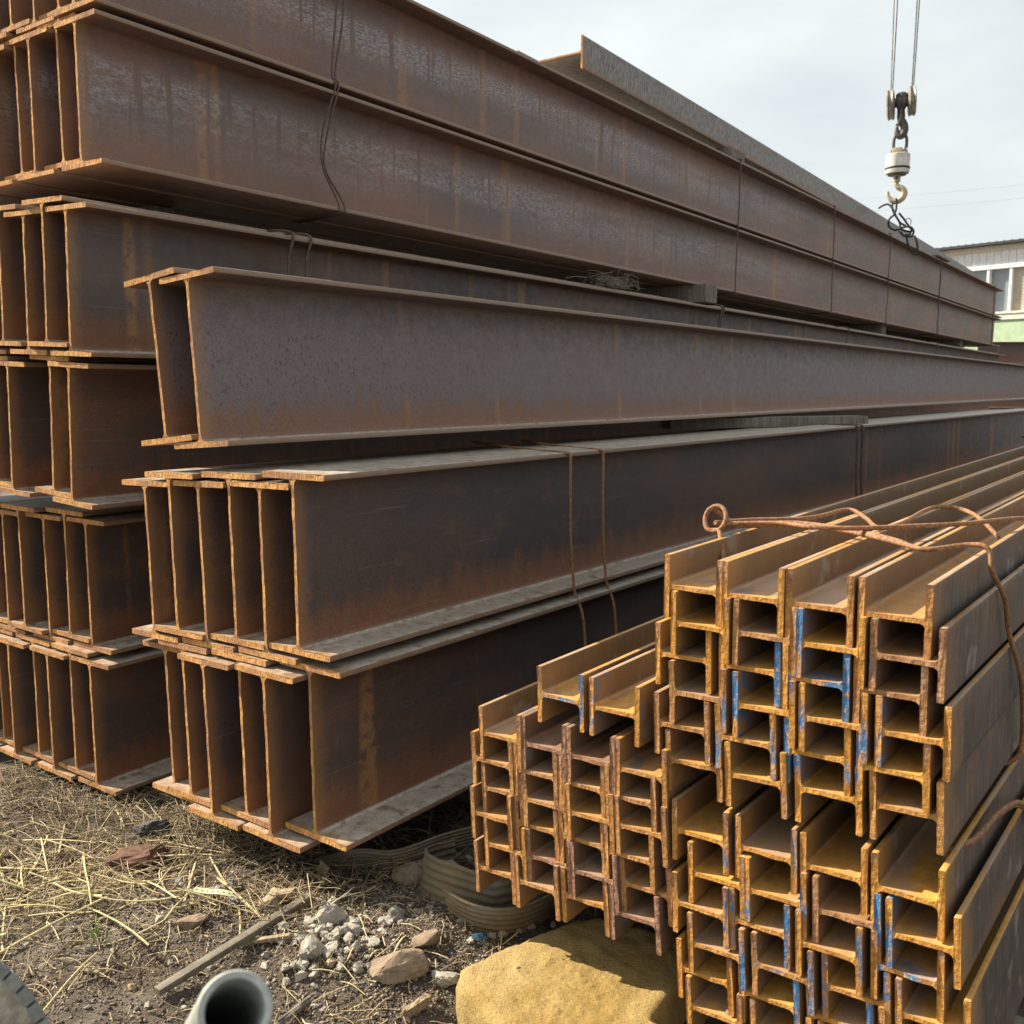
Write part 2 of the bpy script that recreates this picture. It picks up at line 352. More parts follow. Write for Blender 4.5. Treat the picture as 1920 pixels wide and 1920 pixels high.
# ------------------------------------------------------------------ steel beams
def extrude(prof, ys, jit_y, jit_x, seed, yoff=0., strip=False):
    r = random.Random(seed); n = len(prof); vs, fs = [], []
    ph = r.uniform(0, 9)
    for i, y in enumerate(ys):
        for (x, z) in prof:
            dx = dy = 0
            if i == 0:
                q = mnoise.noise(Vector((x*25+ph, z*17, ph))); dy = jit_y*(q*1.8+r.uniform(-.35, .35)); dx = jit_x*(mnoise.noise(Vector((z*11, x*20+ph*3, 2.)))+.5*mnoise.noise(Vector((z*47, x*20+ph*3, 5.))))
            vs.append((x+dx, y+yoff+dy, z))
    for i in range(len(ys)-1):
        for k in range(n):
            l = (k+1) % n; fs.append((i*n+k, (i+1)*n+k, (i+1)*n+l, i*n+l))
    if strip:                                  # symmetric outline: cap it with a ladder of quads
        for k in range(n//2-1): fs += [(k, k+1, n-2-k, n-1-k), tuple((len(ys)-1)*n+q for q in (n-1-k, n-2-k, k+1, k))]
    else: fs.append(tuple(range(n))); fs.append(tuple((len(ys)-1)*n+k for k in range(n-1, -1, -1)))
    bm = bmesh.new(); b = [bm.verts.new(v) for v in vs]
    for f in fs:
        q = bm.faces.new([b[i] for i in f])
        if max(f) < n: q.material_index = 1
    bmesh.ops.triangulate(bm, faces=[f for f in bm.faces if len(f.verts) > 4])
    return bm_me(bm, 30)
def rrect(cx, cz, wx, wz, r, nsub, long_x=True):
    pts = []
    def arc(ax, az, a0):
        for k in range(3):
            a = a0+k*math.pi/4; pts.append((ax+r*math.cos(a), az+r*math.sin(a)))
    x0, x1, z0, z1 = cx-wx/2, cx+wx/2, cz-wz/2, cz+wz/2
    arc(x1-r, z1-r, 0)
    if long_x: pts += [(x1-r-(wx-2*r)*k/nsub, z1) for k in range(1, nsub)]
    arc(x0+r, z1-r, math.pi/2)
    if not long_x: pts += [(x0, z1-r-(wz-2*r)*k/nsub) for k in range(1, nsub)]
    arc(x0+r, z0+r, math.pi)
    if long_x: pts += [(x0+r+(wx-2*r)*k/nsub, z0) for k in range(1, nsub)]
    arc(x1-r, z0+r, 1.5*math.pi)
    if not long_x: pts += [(x1, z0+r+(wz-2*r)*k/nsub) for k in range(1, nsub)]
    return pts
def web_prof(hin, tw, r, nsub):
    half = hin/2+.001; right = []
    for k in range(5):
        a = math.pi/2*k/4; right.append((tw/2+r*(1-math.sin(a)), -half+r*(1-math.cos(a)) if k else -half))
    right += [(tw/2, -half+r+(2*half-2*r)*k/nsub) for k in range(1, nsub)]
    right += [(x, -z) for x, z in right[:5][::-1]]
    return right+[(-x, z) for x, z in right[::-1]]
_cache = {}
def beam_parts(h, b, tw, tf, L, fr, flat, seed, look):
    key = (h, b, tw, tf, round(L, 2), flat, seed, look)
    if key in _cache: return _cache[key]
    big = h > .3; ys = [0, .02 if big else .008, L*.3, L*.65, L]
    jy, jx = (.0014, .0011) if big else (.0016, .0007)
    wp = web_prof(h-2*tf, tw, fr, 18 if big else 8)
    f1 = rrect(0, h/2-tf/2, b, tf, .0045 if big else .0028, 12)
    f2 = rrect(0, -h/2+tf/2, b, tf, .0045 if big else .0028, 12)
    if flat:                                   # lying on its flange edges: web horizontal
        rot = lambda L_: [(-z, x) for x, z in L_]
        wp, f1, f2 = rot(wp), rot(f1), rot(f2)
    out = [extrude(wp, ys, jy, jx, seed*3+1, .0012, True), extrude(f1, ys, jy, jx*.4, seed*3+2), extrude(f2, ys, jy, jx*.4, seed*3+3)]
    for m_ in out:
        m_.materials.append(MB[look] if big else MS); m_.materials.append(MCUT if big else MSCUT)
    _cache[key] = out; return out
BEAM_N = [0]; _last = [None]
def beam(fr, u, s, z, roll, slope, L, spec, label, group, flat=False, blue=(0, 0, 0), rust=1., film=0., sheen_bloom=0., yaw=0., name='steel_beam', look=None):
    h, b, tw, tf, fil = spec
    BEAM_N[0] += 1; seed = BEAM_N[0] % 5
    e = empty(name)
    M = Matrix.Translation(fr.P(u, s, z)) @ Matrix.Rotation(-fr.t+R_(yaw), 4, 'Z') @ Matrix.Rotation(slope, 4, 'X') @ Matrix.Rotation(R_(roll), 4, 'Y')
    e.matrix_world = M; e.location = M.to_translation(); e.rotation_euler = M.to_euler()
    tag(e, label, 'beam', group); e['kind'] = 'thing'
    _last[0] = e
    for nm, me, bl in zip(('web', 'flange', 'flange'), beam_parts(h, b, tw, tf, L, fil, flat, seed, look or ('film' if film else 'sheen_bloom' if sheen_bloom else 'plain')), blue):
        o = mesh_obj(nm, me, None, e); o.color = (bl, rust if not (h > .3) else film, sheen_bloom, 1)
    return e
BIG = (.588, .300, .0125, .020, .022); SML = (.150, .156, .0105, .014, .013)
ORD = ['first', 'second', 'third', 'fourth', 'fifth', 'sixth', 'seventh', 'eighth', 'ninth', 'tenth']

def big_row(fr, beams, L, lname, gname, film=0., sheen_bloom=0.):
    for i, (u, s, z, roll) in enumerate(beams):
        beam(fr, u, s, z, roll, 0, L+random.uniform(-.05, .05), BIG, lname % ORD[i], gname, film=film, sheen_bloom=sheen_bloom)
rear = 'deep I-beam, %s layer of tall rear stack, %%s from the front stack'
grear = 'deep beams of the tall rear stack'
def cen(zlow): return zlow+.294
big_row(FE, [(-3.888, 2.229, cen(-1.775), -.4), (-4.05, 2.23, cen(-1.745), .3), (-4.21, 2.21, cen(-1.778), .2), (-4.375, 2.233, cen(-1.748), .4), (-4.55, 2.203, cen(-1.78), .3), (-4.72, 2.24, cen(-1.75), .3), (-4.88, 2.2, cen(-1.78), .2)], 12.1, rear % 'bottom', grear)
big_row(FE, [(-3.93, 2.27, cen(-1.155), 0), (-4.09, 2.264, cen(-1.125), .6), (-4.25, 2.254, cen(-1.157), 0), (-4.41, 2.223, cen(-1.127), .4), (-4.59, 2.238, cen(-1.159), .6), (-4.75, 2.24, cen(-1.129), .3), (-4.91, 2.22, cen(-1.159), .3)], 12.1, rear % 'second-lowest', grear)
big_row(FE, [(-3.762, 2.131, cen(-.483), 3.0), (-3.925, 2.144, cen(-.452), 3.0), (-4.29, 2.153, cen(-.470), 2.6), (-4.46, 2.17, cen(-.440), 2.6), (-4.63, 2.17, cen(-.470), 2.6), (-4.80, 2.17, cen(-.440), 2.6), (-4.97, 2.17, cen(-.470), 2.6), (-5.14, 2.17, cen(-.440), 2.6)], 21., rear % 'middle', grear)
big_row(FE, [(-3.692, 2.12, cen(.128), 2.2), (-3.855, 2.115, cen(.170), 2.4), (-4.03, 2.128, cen(.142), 2.4), (-4.26, 2.142, cen(.185), 2.4), (-4.43, 2.16, cen(.155), 2.4), (-4.6, 2.16, cen(.195), 2.4), (-4.77, 2.16, cen(.165), 2.4), (-4.94, 2.16, cen(.2), 2.4), (-5.11, 2.16, cen(.17), 2.4)], 21.2, rear % 'third-highest', grear)
big_row(FE, [(-3.827, 2.287, cen(.905), .6), (-3.99, 2.303, cen(.930), .3), (-4.166, 2.275, cen(.905), .6), (-4.34, 2.308, cen(.930), .3), (-4.52, 2.28, cen(.905), .4), (-4.68, 2.3, cen(.930), .3), (-4.85, 2.28, cen(.905), .3), (-5.02, 2.3, cen(.930), .3), (-5.19, 2.28, cen(.905), .3), (-5.36, 2.3, cen(.930), .3)], 21.2, rear % 'second-highest', grear, sheen_bloom=.8)
big_row(FE, [(-3.82, 2.287, cen(1.520), .5), (-3.98, 2.314, cen(1.545), .4), (-4.14, 2.298, cen(1.520), .5), (-4.33, 2.297, cen(1.545), .4), (-4.49, 2.28, cen(1.520), .4), (-4.66, 2.29, cen(1.545), .4)], 21.2, rear % 'uppermost full', grear, sheen_bloom=1.)
fs = 'deep rusty I-beam, %s layer of the front stack, %%s web from the small orange beams'
gfs = 'deep beams of the front stack'
def m2(u, hi): return cen(-1.508+.05*(u+2.505)+(.03 if hi else 0))
def m1(u, hi): return cen(-.888+.05*(u+2.505)+(.03 if hi else 0))
big_row(FM, [(u, s, m2(u, h), r) for u, s, h, r in [(-2.34, 1.949, 1, -.8), (-2.507, 1.897, 0, -1.2), (-2.668, 1.92, 1, -1.4), (-2.83, 1.89, 0, -2.0), (-2.995, 1.917, 1, -1.6), (-3.155, 1.948, 0, -2.)]], 12.2, fs % 'lower', gfs)
big_row(FM, [(u, s, m1(u, h), r) for u, s, h, r in [(-2.382, 1.937, 1, -.6), (-2.541, 1.931, 0, -1.), (-2.70, 1.929, 1, -1.4), (-2.865, 1.923, 0, -1.9), (-3.025, 1.912, 1, -1.6), (-3.185, 1.915, 0, -1.9)]], 12.2, fs % 'upper', gfs)
for (u, s, z, roll), l in zip([(-2.80, 2.001, .092, -4.1), (-3.0015, 1.998, .100, -6.0)], ['purple-grey leaning I-beam lying on the front stack, the one nearer its bright top flanges', 'leaning I-beam lying on the front stack, the one nearer the tall rear stack']):
    beam(FG, u, s, z, roll, 0, 17.5, BIG, l, 'leaning pair on the front stack', film=1.)
# beam lying on its side on the very top
SIDE = (.560, .225, .011, .015, .015)
beam(FE, -3.7-.28, 6.0, 2.337, 0, -.0075, 16.2, SIDE, 'grey rusty beam lying on its side on top of the tall rear stack', None, flat=True, look='grey', yaw=.85)

# small nested bundles -------------------------------------------------------
BUN = {}
def bundle(rows, slope, L, lab, grp, rustv, blues):
    for i, (us, z0, z1) in enumerate(rows):
        sl = (z1-z0)/(us[-1]-us[0]+.15)
        for j, u in enumerate(us):
            uc = u+.075; z = z0+sl*(uc-us[0])-.078
            beam(FR, uc, 2.0+random.uniform(-.006, .010), z, -math.degrees(math.atan(sl))+random.uniform(-.3, .3), slope, L, SML, lab % (ORD[i], ORD[j]), grp, flat=True,
                 blue=blues.get((i, j), (0, 0, 0)), rust=min(1, max(0, random.choice([rustv+.08, rustv, rustv-.1, rustv-.5 if random.random() < .6 else rustv])+random.gauss(0, .08))))
            BUN[(grp[-12:], i, j)] = bpy.context.scene.collection.objects[-1] if False else _last[0]
SL = .0135
bundle([([-1.109, -.958, -.806, -.648], -.395, -.393), ([-1.084, -.926, -.775, -.616], -.480, -.476), ([-1.133, -.962, -.806, -.648], -.566, -.556),
        ([-1.088, -.921, -.762, -.597], -.653, -.636), ([-1.129, -.964, -.797, -.633], -.741, -.720), ([-1.098, -.935, -.768, -.603], -.830, -.798)], SL, 12.,
       'rusty H-beam, %s layer down in the upper blue-marked bundle, %s from the big stacks', 'small H-beams of the upper blue-marked bundle', .92,
       {(1, 2): (0, .5, 0), (1, 3): (0, .4, 0), (2, 1): (0, 0, .85), (2, 2): (.6, 0, .9), (3, 0): (0, 0, .5), (3, 1): (0, .7, .25), (3, 2): (0, .35, .4), (3, 3): (0, .5, 0), (4, 0): (0, 0, .25), (4, 1): (0, .2, .55), (4, 2): (0, .6, .45), (4, 3): (0, .35, 0), (5, 1): (0, 0, .35), (5, 2): (0, .45, 0)})
bundle([([-1.074, -.908, -.750, -.590], -1.003, -.982), ([-1.026, -.878, -.715, -.553], -1.098, -1.070), ([-1.064, -.914, -.748, -.582], -1.186, -1.158),
        ([-1.018, -.852, -.687, -.524], -1.276, -1.241), ([-1.052, -.884, -.720, -.558], -1.362, -1.325), ([-1.020, -.852, -.690, -.528], -1.448, -1.408)], SL, 12.,
       'rusty H-beam, %s layer down in the lower blue-marked bundle, %s from the big stacks', 'small H-beams of the lower blue-marked bundle', .9,
       {(0, 0): (0, 0, .3), (0, 1): (0, 0, .35), (1, 0): (0, 0, .3), (1, 1): (0, .3, .4), (1, 2): (0, .3, .9), (1, 3): (0, .6, 0), (2, 0): (0, 0, .35), (2, 1): (0, .2, .45), (2, 2): (0, 0, .35), (2, 3): (.45, 0, 0), (3, 0): (0, 0, .9), (3, 1): (.3, .3, .35), (3, 2): (0, .3, .5), (3, 3): (0, .3, 0), (4, 1): (0, 0, .8), (4, 2): (0, 0, .6)})
bundle([([-1.690, -1.540, -1.388, -1.237], -.893, -.880), ([-1.720, -1.569, -1.418, -1.267], -.976, -.956), ([-1.688, -1.537, -1.386, -1.233], -1.060, -1.026),
        ([-1.721, -1.570, -1.419, -1.268], -1.140, -1.108), ([-1.673, -1.523, -1.372, -1.222], -1.222, -1.186), ([-1.711, -1.558, -1.403, -1.248], -1.304, -1.268)], SL, 12.,
       'rusty H-beam, %s layer down in bundle over yellow slab, %s from big stacks', 'small H-beams of the bundle over the yellow slab', .55, {})
for u, l, bl in [(-1.486, 'loose H-beam on top of the bundle over the yellow slab, nearer the big stacks', (.2, 0, .5)), (-1.319, 'loose H-beam on top of the bundle over the yellow slab, nearer the blue-marked bundle', (0, .45, 0))]:
    beam(FR, u+.075, 2.0, -.738-.078, -.6, SL, 12., SML, l, 'loose small beams', flat=True, blue=bl, rust=.85)

# faint chalk strokes on the outer face of the lowest beam in the upper bundle
k = NT('chalk'); k.set(Base_Color=(.34, .30, .24), Roughness=.95)
cb = [v for q_, v in BUN.items() if q_[1:] == (5, 3)][0]; zc = -.88
ck = [[(.078, .0), (.092, -.075)], [(.138, .018), (.150, -.02), (.156, -.05), (.162, -.075)], [(.138, .018), (.152, .014), (.165, -.01), (.160, -.028), (.149, -.024)], [(.182, .01), (.196, .004), (.204, .008)], [(.198, .004), (.206, -.03), (.206, -.052)]]
cm = mesh_obj('chalk_mark', tubes_me([[(.0752, y_, z_) for y_, z_ in l_] for l_ in ck], .0006, 4, 4), k.m, cb)
# far stack behind the right end
FF = Frame(61)
for i, (dz, dy) in enumerate([(.0, 0), (.59, .02), (1.18, -.02), (1.77, .02), (2.36, 0)]):
    e = beam(Frame(0), 12.6, 26.2+dy, -1.55+dz+.294-.16, 0, 0, 9., BIG, 'distant rusty beam in front of the pale building, %s from the ground' % ORD[i], 'distant beam stack')
    e.rotation_euler[2] = R_(-96)

# ------------------------------------------------------------------ timbers
def timber(p, q, wd, ht, label, group=None, seed=1, name='timber_block'):
    p, q = Vector(p), Vector(q); d = q-p; L = d.length; c = (p+q)/2
    me = box_me(wd, ht, L, .006, (0, 0, 0), .003, seed)
    o = mesh_obj(name, me, M_WOOD); o.location = c
    o.rotation_euler = d.to_track_quat('Z', 'Y').to_euler(); return tag(o, label, 'timber', group)
def ftimber(fr, u0, u1, s, zb, zt, wd, label, s1=None, group=None, name='timber_block', seed=1):
    """bar across the stack between zb (underside) and zt (top)"""
    p, q = fr.P(u0, s, (zb+zt)/2), fr.P(u1, s if s1 is None else s1, (zb+zt)/2); d = q-p
    o = mesh_obj(name, box_me(d.length, wd, zt-zb, .005, (0, 0, 0), .002, seed), M_WOOD); o.location = (p+q)/2
    o.rotation_euler = (0, 0, math.atan2(d.y, d.x)); return tag(o, label, 'timber', group)
ftimber(FM, -3.25, -2.37, 5.9, -.279, -.206, .16, 'grey timber between the leaning pair and the front stack', s1=7.35)
for s in (8.0, 14.5, 20.): ftimber(FE, -4.5, -3.575 if s < 9 else -3.8, s, .749, .903, .24, 'timber spacer under the two top layers of the rear stack, %s from its cut ends' % {8.: 'second', 14.5: 'third', 20.: 'fourth'}[s], group='rear stack spacers')
ftimber(FE, -5.9, -4.3, 3.0, .749, .903, .14, 'hidden timber spacer lengthened to block sky glow under the two top layers', group='rear stack spacers')  # unseen spacer, stretched sideways to stop sky light leaking through the gap
for s, l in ((3.2, 'first'), (8.5, 'second'), (13., 'third')): ftimber(FE, -4.7, -3.78, s, -.537, -.484, .12, 'thin timber packing above the second-lowest layer of the rear stack, %s from its cut ends' % l, group='rear stack packing')
ftimber(FE, -4.1, -3.685, 8.75, 2.118, 2.203, .34, 'dark wooden shim under the topmost sideways beam, nearer the cut ends')
ftimber(FE, -4.2, -3.62, 17.3, 2.118, 2.140, .9, 'rusty plate shim under the topmost sideways beam, farther from the cut ends')
for fr, u0, u1, zt, nm, ss in [(FM, -3.3, -2.25, -1.536, 'front stack', (2.95, 6., 10.)), (FE, -4.8, -3.75, -1.776, 'rear stack', (3.1, 7., 11.)), (FR, -1.75, -1.12, -1.452, 'bundle over the yellow slab', (3.1, 7., 11.)), (FR, -1.07, -.36, -1.60, 'lower blue-marked bundle', (2.5, 7., 11.))]:
    for i, s in enumerate(ss):
        g = ground_h(*[np.array([v]) for v in (fr.P((u0+u1)/2, s, 0).x, fr.P((u0+u1)/2, s, 0).y)])[0]
        ds = SL*(s-2) if fr is FR else 0.
        ftimber(fr, u0, u1, s, g-CZ-.03, zt+ds, .16, 'dark timber sleeper under the %s, %s from the cut ends' % (nm, ORD[i]), name='timber_sleeper', group='sleepers under the %s' % nm)

# ------------------------------------------------------------------ tie wires
def wire(lines, r, m, label, group=None, sides=6, n=5, name='tie_wire'):
    o = mesh_obj(name, tubes_me(lines, r, sides, n), m); return tag(o, label, 'wire', group)
def efwire(s0, s1, s2, dbl, label, r=.0055, bow=1.):
    ls = []
    for d in ([0, .035] if dbl else [0]):
        jt = lambda: random.uniform(-.012, .012)
        if not bow:
            v_ = [FE.P(-3.9, s0+d, 2.124), FE.P(-3.68, s0+d, 2.122), FE.P(-3.664, s0+d, 2.10)]+[FE.P(-3.664+jt()*.3, s0+(s2-s0)*q_+d+jt()*.7, 2.08-1.17*q_) for q_ in (.12, .25, .37, .5, .62, .75, .88)]+[FE.P(-3.664, s2+d, .90), FE.P(-3.69, s2+d, .893), FE.P(-3.95, s2+d, .89)]
            ls.append(v_); continue
        ls.append([FE.P(-4.0, s0+d+.02, 2.135), FE.P(-3.75, s0+d, 2.130), FE.P(-3.687, s0+d, 2.124), FE.P(-3.676, s0+d, 2.085), FE.P(-3.70+jt(), s0+d*.8+jt(), 1.85), FE.P(-3.69, s1+d*.6, 1.58), FE.P(-3.668, s1+d*.6, 1.51),
                   FE.P(-3.72+jt(), s1+d*.6+jt()-.03*bow, 1.3), FE.P(-3.72, (s1+s2)/2-.05*bow+d*.5+jt()*2, 1.12), FE.P(-3.70, s2+d, .98), FE.P(-3.668, s2+d, .915), FE.P(-3.68, s2+d, .893), FE.P(-3.8, s2+d, .890), FE.P(-4.05, s2+d+.02, .890)])
    return wire(ls, r, MW_DARK, label, 'wires round the two top layers')
efwire(3.64, 3.585, 3.60, True, 'doubled wire bowed round the two top layers near the cut ends')
for s, l in ((8.78, 'first'), (11.6, 'second'), (14.1, 'third'), (17.25, 'fourth'), (22.3, 'fifth')):
    efwire(s, s, s+random.uniform(-.07, .03), s > 17, 'wire round the two top layers of the rear stack, %s past the doubled one' % l, .0065, 0.)
def dwire(s, label, d=.11):
    ls = []
    for q in ([0, d] if d else [0]):
        ls.append([FE.P(-4.0, s+q+.05, .752), FE.P(-3.75, s+q, .748), FE.P(-3.62, s+q-.01, .742), FE.P(-3.545, s+q, .728), FE.P(-3.522, s+q, .70), FE.P(-3.54, s+q-.015, .62), FE.P(-3.545, s+q-.02, .5), FE.P(-3.55, s+q-.02, .3), FE.P(-3.548, s+q, .14), FE.P(-3.56, s+q, .105), FE.P(-3.7, s+q, .10)])
    return wire(ls, .007, MW_DARK, label, 'wires round the third-highest layer')
dwire(3.15, 'pair of tie wires over the third-highest layer near the cut ends')
for s, l in ((8.12, 'first'), (11.9, 'second'), (16.7, 'third')): dwire(s, 'tie wire over the third-highest layer, %s past the near pair' % l, .04 if s < 9 else 0)
def mwire(s, tail, s_end, label):
    top = [FM.P(*t, -.266) for t in tail]
    return [*top, FM.P(-2.26, s-.02, -.262), FM.P(-2.228, s, -.268), FM.P(-2.222, s, -.30), FM.P(-2.224, s+.003, -.45), FM.P(-2.222, s+.005, -.62), FM.P(-2.217, s+.02, -.80), FM.P(-2.214, s+.03, -.86), FM.P(-2.19, s+.05, -.95), FM.P(-2.178, s+.06, -1.1), FM.P(-2.182, s_end, -1.3), FM.P(-2.18, s_end, -1.46), FM.P(-2.2, s_end, -1.497), FM.P(-2.5, s_end, -1.56)]
wire([mwire(3.25, [(-3.1, 3.66), (-2.7, 3.44), (-2.45, 3.32)], 3.34, '')], .0065, MW_RUST, 'rusty tie wire round the front stack, nearer the cut ends', 'wires round the front stack')
wire([mwire(3.50, [(-2.95, 3.88), (-2.6, 3.66), (-2.35, 3.54)], 3.62, '')], .0065, MW_RUST, 'rusty tie wire round the front stack, second from the cut ends', 'wires round the front stack')
wire([mwire(6.84, [(-2.62, 6.98), (-2.42, 6.92)], 6.9, ''), mwire(6.95, [(-2.7, 7.1), (-2.42, 7.02)], 7.0, '')], .008, MW_DARK, 'doubled dark wire round the front stack beside the grey timber', 'wires round the front stack')
Z = lambda u, s, z: FR.P(u, s, z+SL*(s-2))
eye = [Z(-1.142+.030*math.cos(q_), 2.335+.05*math.sin(q_)*.3, -.352+.033*math.sin(q_)) for q_ in [R_(d_) for d_ in (-60, -120, 180, 125, 80, 40, 0, -35, -75, -130, 175, 130)]]
A = [Z(-1.085, 2.27, -.45), Z(-1.10, 2.29, -.41), Z(-1.115, 2.31, -.39)]+eye+[Z(-1.15, 2.38, -.345), Z(-1.12, 2.42, -.376), Z(-1.08, 2.43, -.378), Z(-.976, 2.50, -.375), Z(-.82, 2.455, -.374), Z(-.682, 2.375, -.376), Z(-.60, 2.33, -.378), Z(-.54, 2.395, -.372), Z(-.497, 2.40, -.368), Z(-.478, 2.40, -.385), Z(-.470, 2.40, -.43), Z(-.452, 2.46, -.50), Z(-.448, 2.52, -.60), Z(-.43, 2.58, -.70), Z(-.428, 2.64, -.80), Z(-.43, 2.68, -.90), Z(-.436, 2.68, -.955), Z(-.47, 2.67, -.985)]
B = [Z(-1.14, 2.33, -.362), Z(-1.09, 2.46, -.366), Z(-.978, 2.58, -.366), Z(-.94, 2.78, -.362), Z(-.86, 2.69, -.368), Z(-.782, 2.56, -.373), Z(-.747, 2.64, -.368), Z(-.755, 2.95, -.362), Z(-.70, 3.0, -.362), Z(-.61, 2.87, -.366), Z(-.53, 2.75, -.40)]
Cc = [Z(-1.15, 2.36, -.37), Z(-1.0, 2.42, -.362), Z(-.90, 2.38, -.358), Z(-.80, 2.42, -.358), Z(-.70, 2.53, -.358), Z(-.60, 2.67, -.36), Z(-.502, 2.92, -.368), Z(-.48, 2.96, -.40), Z(-.44, 2.97, -.55)]
D = [Vector(p)+Vector((0, .012, .004)) for p in A[16:21]]+[Z(-.63, 2.36, -.385)]
wire([A, B, Cc, D], .0062, MW_RUST, 'knotted rusty wire looped over the top of the upper blue-marked bundle', None, 8)
A2 = [Z(-.47, 2.12, -1.0), Z(-.43, 2.20, -.985), Z(-.415, 2.32, -.975), Z(-.40, 2.44, -.985), Z(-.395, 2.55, -1.03), Z(-.384, 2.65, -1.10), Z(-.375, 2.72, -1.25), Z(-.36, 2.74, -1.4), Z(-.37, 2.75, -1.55)]
wire([A2, [p+Vector((.004, .012, -.012)) for p in A2]], .0062, MW_RUST, 'doubled rusty wire round the lower blue-marked bundle', None, 8)
FL = [Z(-1.12+.11*math.cos(a)*(1 if a < 6 else .8), 6.95+.25*math.sin(a), -.372+.012*math.sin(a*1.7)) for a in [i*.55 for i in range(22)]]
wire([FL], .0065, MW_RUST, 'small coil of rusty wire farther along the upper blue-marked bundle', None, 6)
wire([[Z(-1.115, 6.8, -.37), Z(-1.0, 6.85, -.366), Z(-.8, 6.9, -.366), Z(-.6, 6.95, -.366), Z(-.5, 6.97, -.37)]], .0065, MW_RUST, 'straight rusty wire across the upper blue-marked bundle beside the coil', None, 6)

# ------------------------------------------------------------------ stones and ground clutter
def rock_me(seed, sx, sy, sz, sub=1, rough=.22):
    r = random.Random(seed); bm = bmesh.new()
    for _ in range(16):
        v = Vector((r.gauss(0, 1), r.gauss(0, 1), r.gauss(0, 1))).normalized()*r.uniform(.8, 1.); bm.verts.new(v)
    res = bmesh.ops.convex_hull(bm, input=bm.verts[:])
    bmesh.ops.delete(bm, geom=[g for g in res['geom_interior'] if isinstance(g, bmesh.types.BMVert)], context='VERTS')
    bmesh.ops.bevel(bm, geom=bm.edges[:], offset=.05, segments=1, affect='EDGES')
    bmesh.ops.triangulate(bm, faces=bm.faces[:])
    for _ in range(sub): bmesh.ops.subdivide_edges(bm, edges=bm.edges[:], cuts=1, use_grid_fill=True)
    for v in bm.verts:
        q = v.co.copy(); n = mnoise.noise(q*2.2+Vector((seed, 0, 0)))+.7*mnoise.noise(q*5+Vector((0, seed, 0)))+.5*mnoise.noise(q*12+Vector((0, seed, 3)))
        v.co = q*(1+rough*n); v.co = Vector((v.co.x*sx/2, v.co.y*sy/2, v.co.z*sz/2))
    bmesh.ops.recalc_face_normals(bm, faces=bm.faces[:]); me = bpy.data.meshes.new('rock'); bm.to_mesh(me); bm.free(); smooth(me, 28); return me
M_RG = mat_simple('grey_rubble', (.19, .165, .14), (.34, .31, .27), 25, .92, .7, .006)
M_RP = mat_simple('pale_concrete_rubble', (.27, .245, .20), (.42, .385, .315), 25, .92, .8, .007)
M_RB = mat_simple('brown_stone', (.16, .115, .075), (.29, .215, .145), 14, .9, .6, .006)
M_RT = mat_simple('tan_stone', (.26, .20, .12), (.40, .32, .20), 18, .9, .6, .006)
M_RR = mat_simple('red_clod', (.085, .048, .032), (.19, .095, .055), 40, .95, .9, .008)
M_RD = mat_simple('dark_lump', (.03, .03, .03), (.07, .065, .06), 25, .8, .5, .006)
def stone(u, s, sz, m, label, dims=(1, .75, .6), rz=None, sink=.25, group=None, name='stone', seed=None, sub=2):
    seed = seed if seed is not None else int(abs(u*977+s*331)*10) % 9999
    o = mesh_obj(name, rock_me(seed, sz*dims[0], sz*dims[1], sz*dims[2], sub, .10 if m in (M_RB, M_RT) else .22), m)
    o.location = GP(u, s, sz*dims[2]*(.5-sink)); o.rotation_euler = (random.uniform(-.15, .15), random.uniform(-.15, .15), random.uniform(0, 6.28) if rz is None else rz)
    return tag(o, label, 'stone', group)
stone(-2.802, 1.79, .055, M_RT, 'small round tan pebble resting above the grey rubble', (1, .95, .9), sink=.1, name='pebble', sub=2)
stone(-2.786, 1.71, .075, M_RG, 'grey stone just below the round tan pebble')
stone(-2.609, 1.80, .092, M_RG, 'grey angular stone behind the perforated strip, nearest the front stack')
stone(-2.593, 1.73, .078, M_RG, 'rough grey stone between the pebble and the perforated strip')
stone(-2.505, 1.735, .085, M_RG, 'grey stone touching the end of the perforated strip', sink=.2)
stone(-2.40, 1.79, .14, M_RT, 'broad tan stone half covered by straw behind the flat bar', (1, .8, .7), sink=.3)
stone(-2.511, 1.578, .125, M_RB, 'flat grey-brown stone in front of the perforated strip', (1, .6, .45), .3, sink=.3)
stone(-2.132, 1.81, .11, M_RP, 'pale crumbly rubble lump at the far end of the flat bar', (1, .8, .7), sink=.3, sub=2)
stone(-2.066, 1.685, .115, M_RP, 'pale angular rubble lump beside the middle of the flat bar', (1, .7, .75), 1., sink=.3, sub=2)
stone(-2.229, 1.71, .056, M_RP, 'small pale lump beside the flat bar')
stone(-2.194, 1.615, .042, M_RG, 'smooth grey pebble beside the flat bar', (1, .8, .7), name='pebble')
stone(-2.401, 1.308, .04, M_RT, 'lone small tan pebble between the tyre and the flat bar', name='pebble')
stone(-2.417, 1.44, .03, M_RG, 'tiny stone left of the flat bar amid bare dirt', name='pebble')
stone(-2.273, 1.28, .034, M_RP, 'small pale pebble at the near end of the flat bar', name='pebble')
stone(-3.127, 1.76, .30, M_RR, 'reddish soil clod in front of the two beam stacks', (1, .7, .36), .4, sink=.2, name='soil_clod', sub=2)
stone(-3.33, 1.93, .19, M_RD, 'dark rounded lump in the straw between the two stacks', (1, .7, .6), .3, sink=.1)
stone(-1.836, 1.80, .22, M_RB, 'large brown slab-like stone beside the yellow slab', (1, .65, .45), .2, sink=.3, sub=2)
stone(-1.85, 1.945, .15, M_RB, 'flaky brown stone behind the large brown stone', (1, .6, .45), .9, sink=.3)
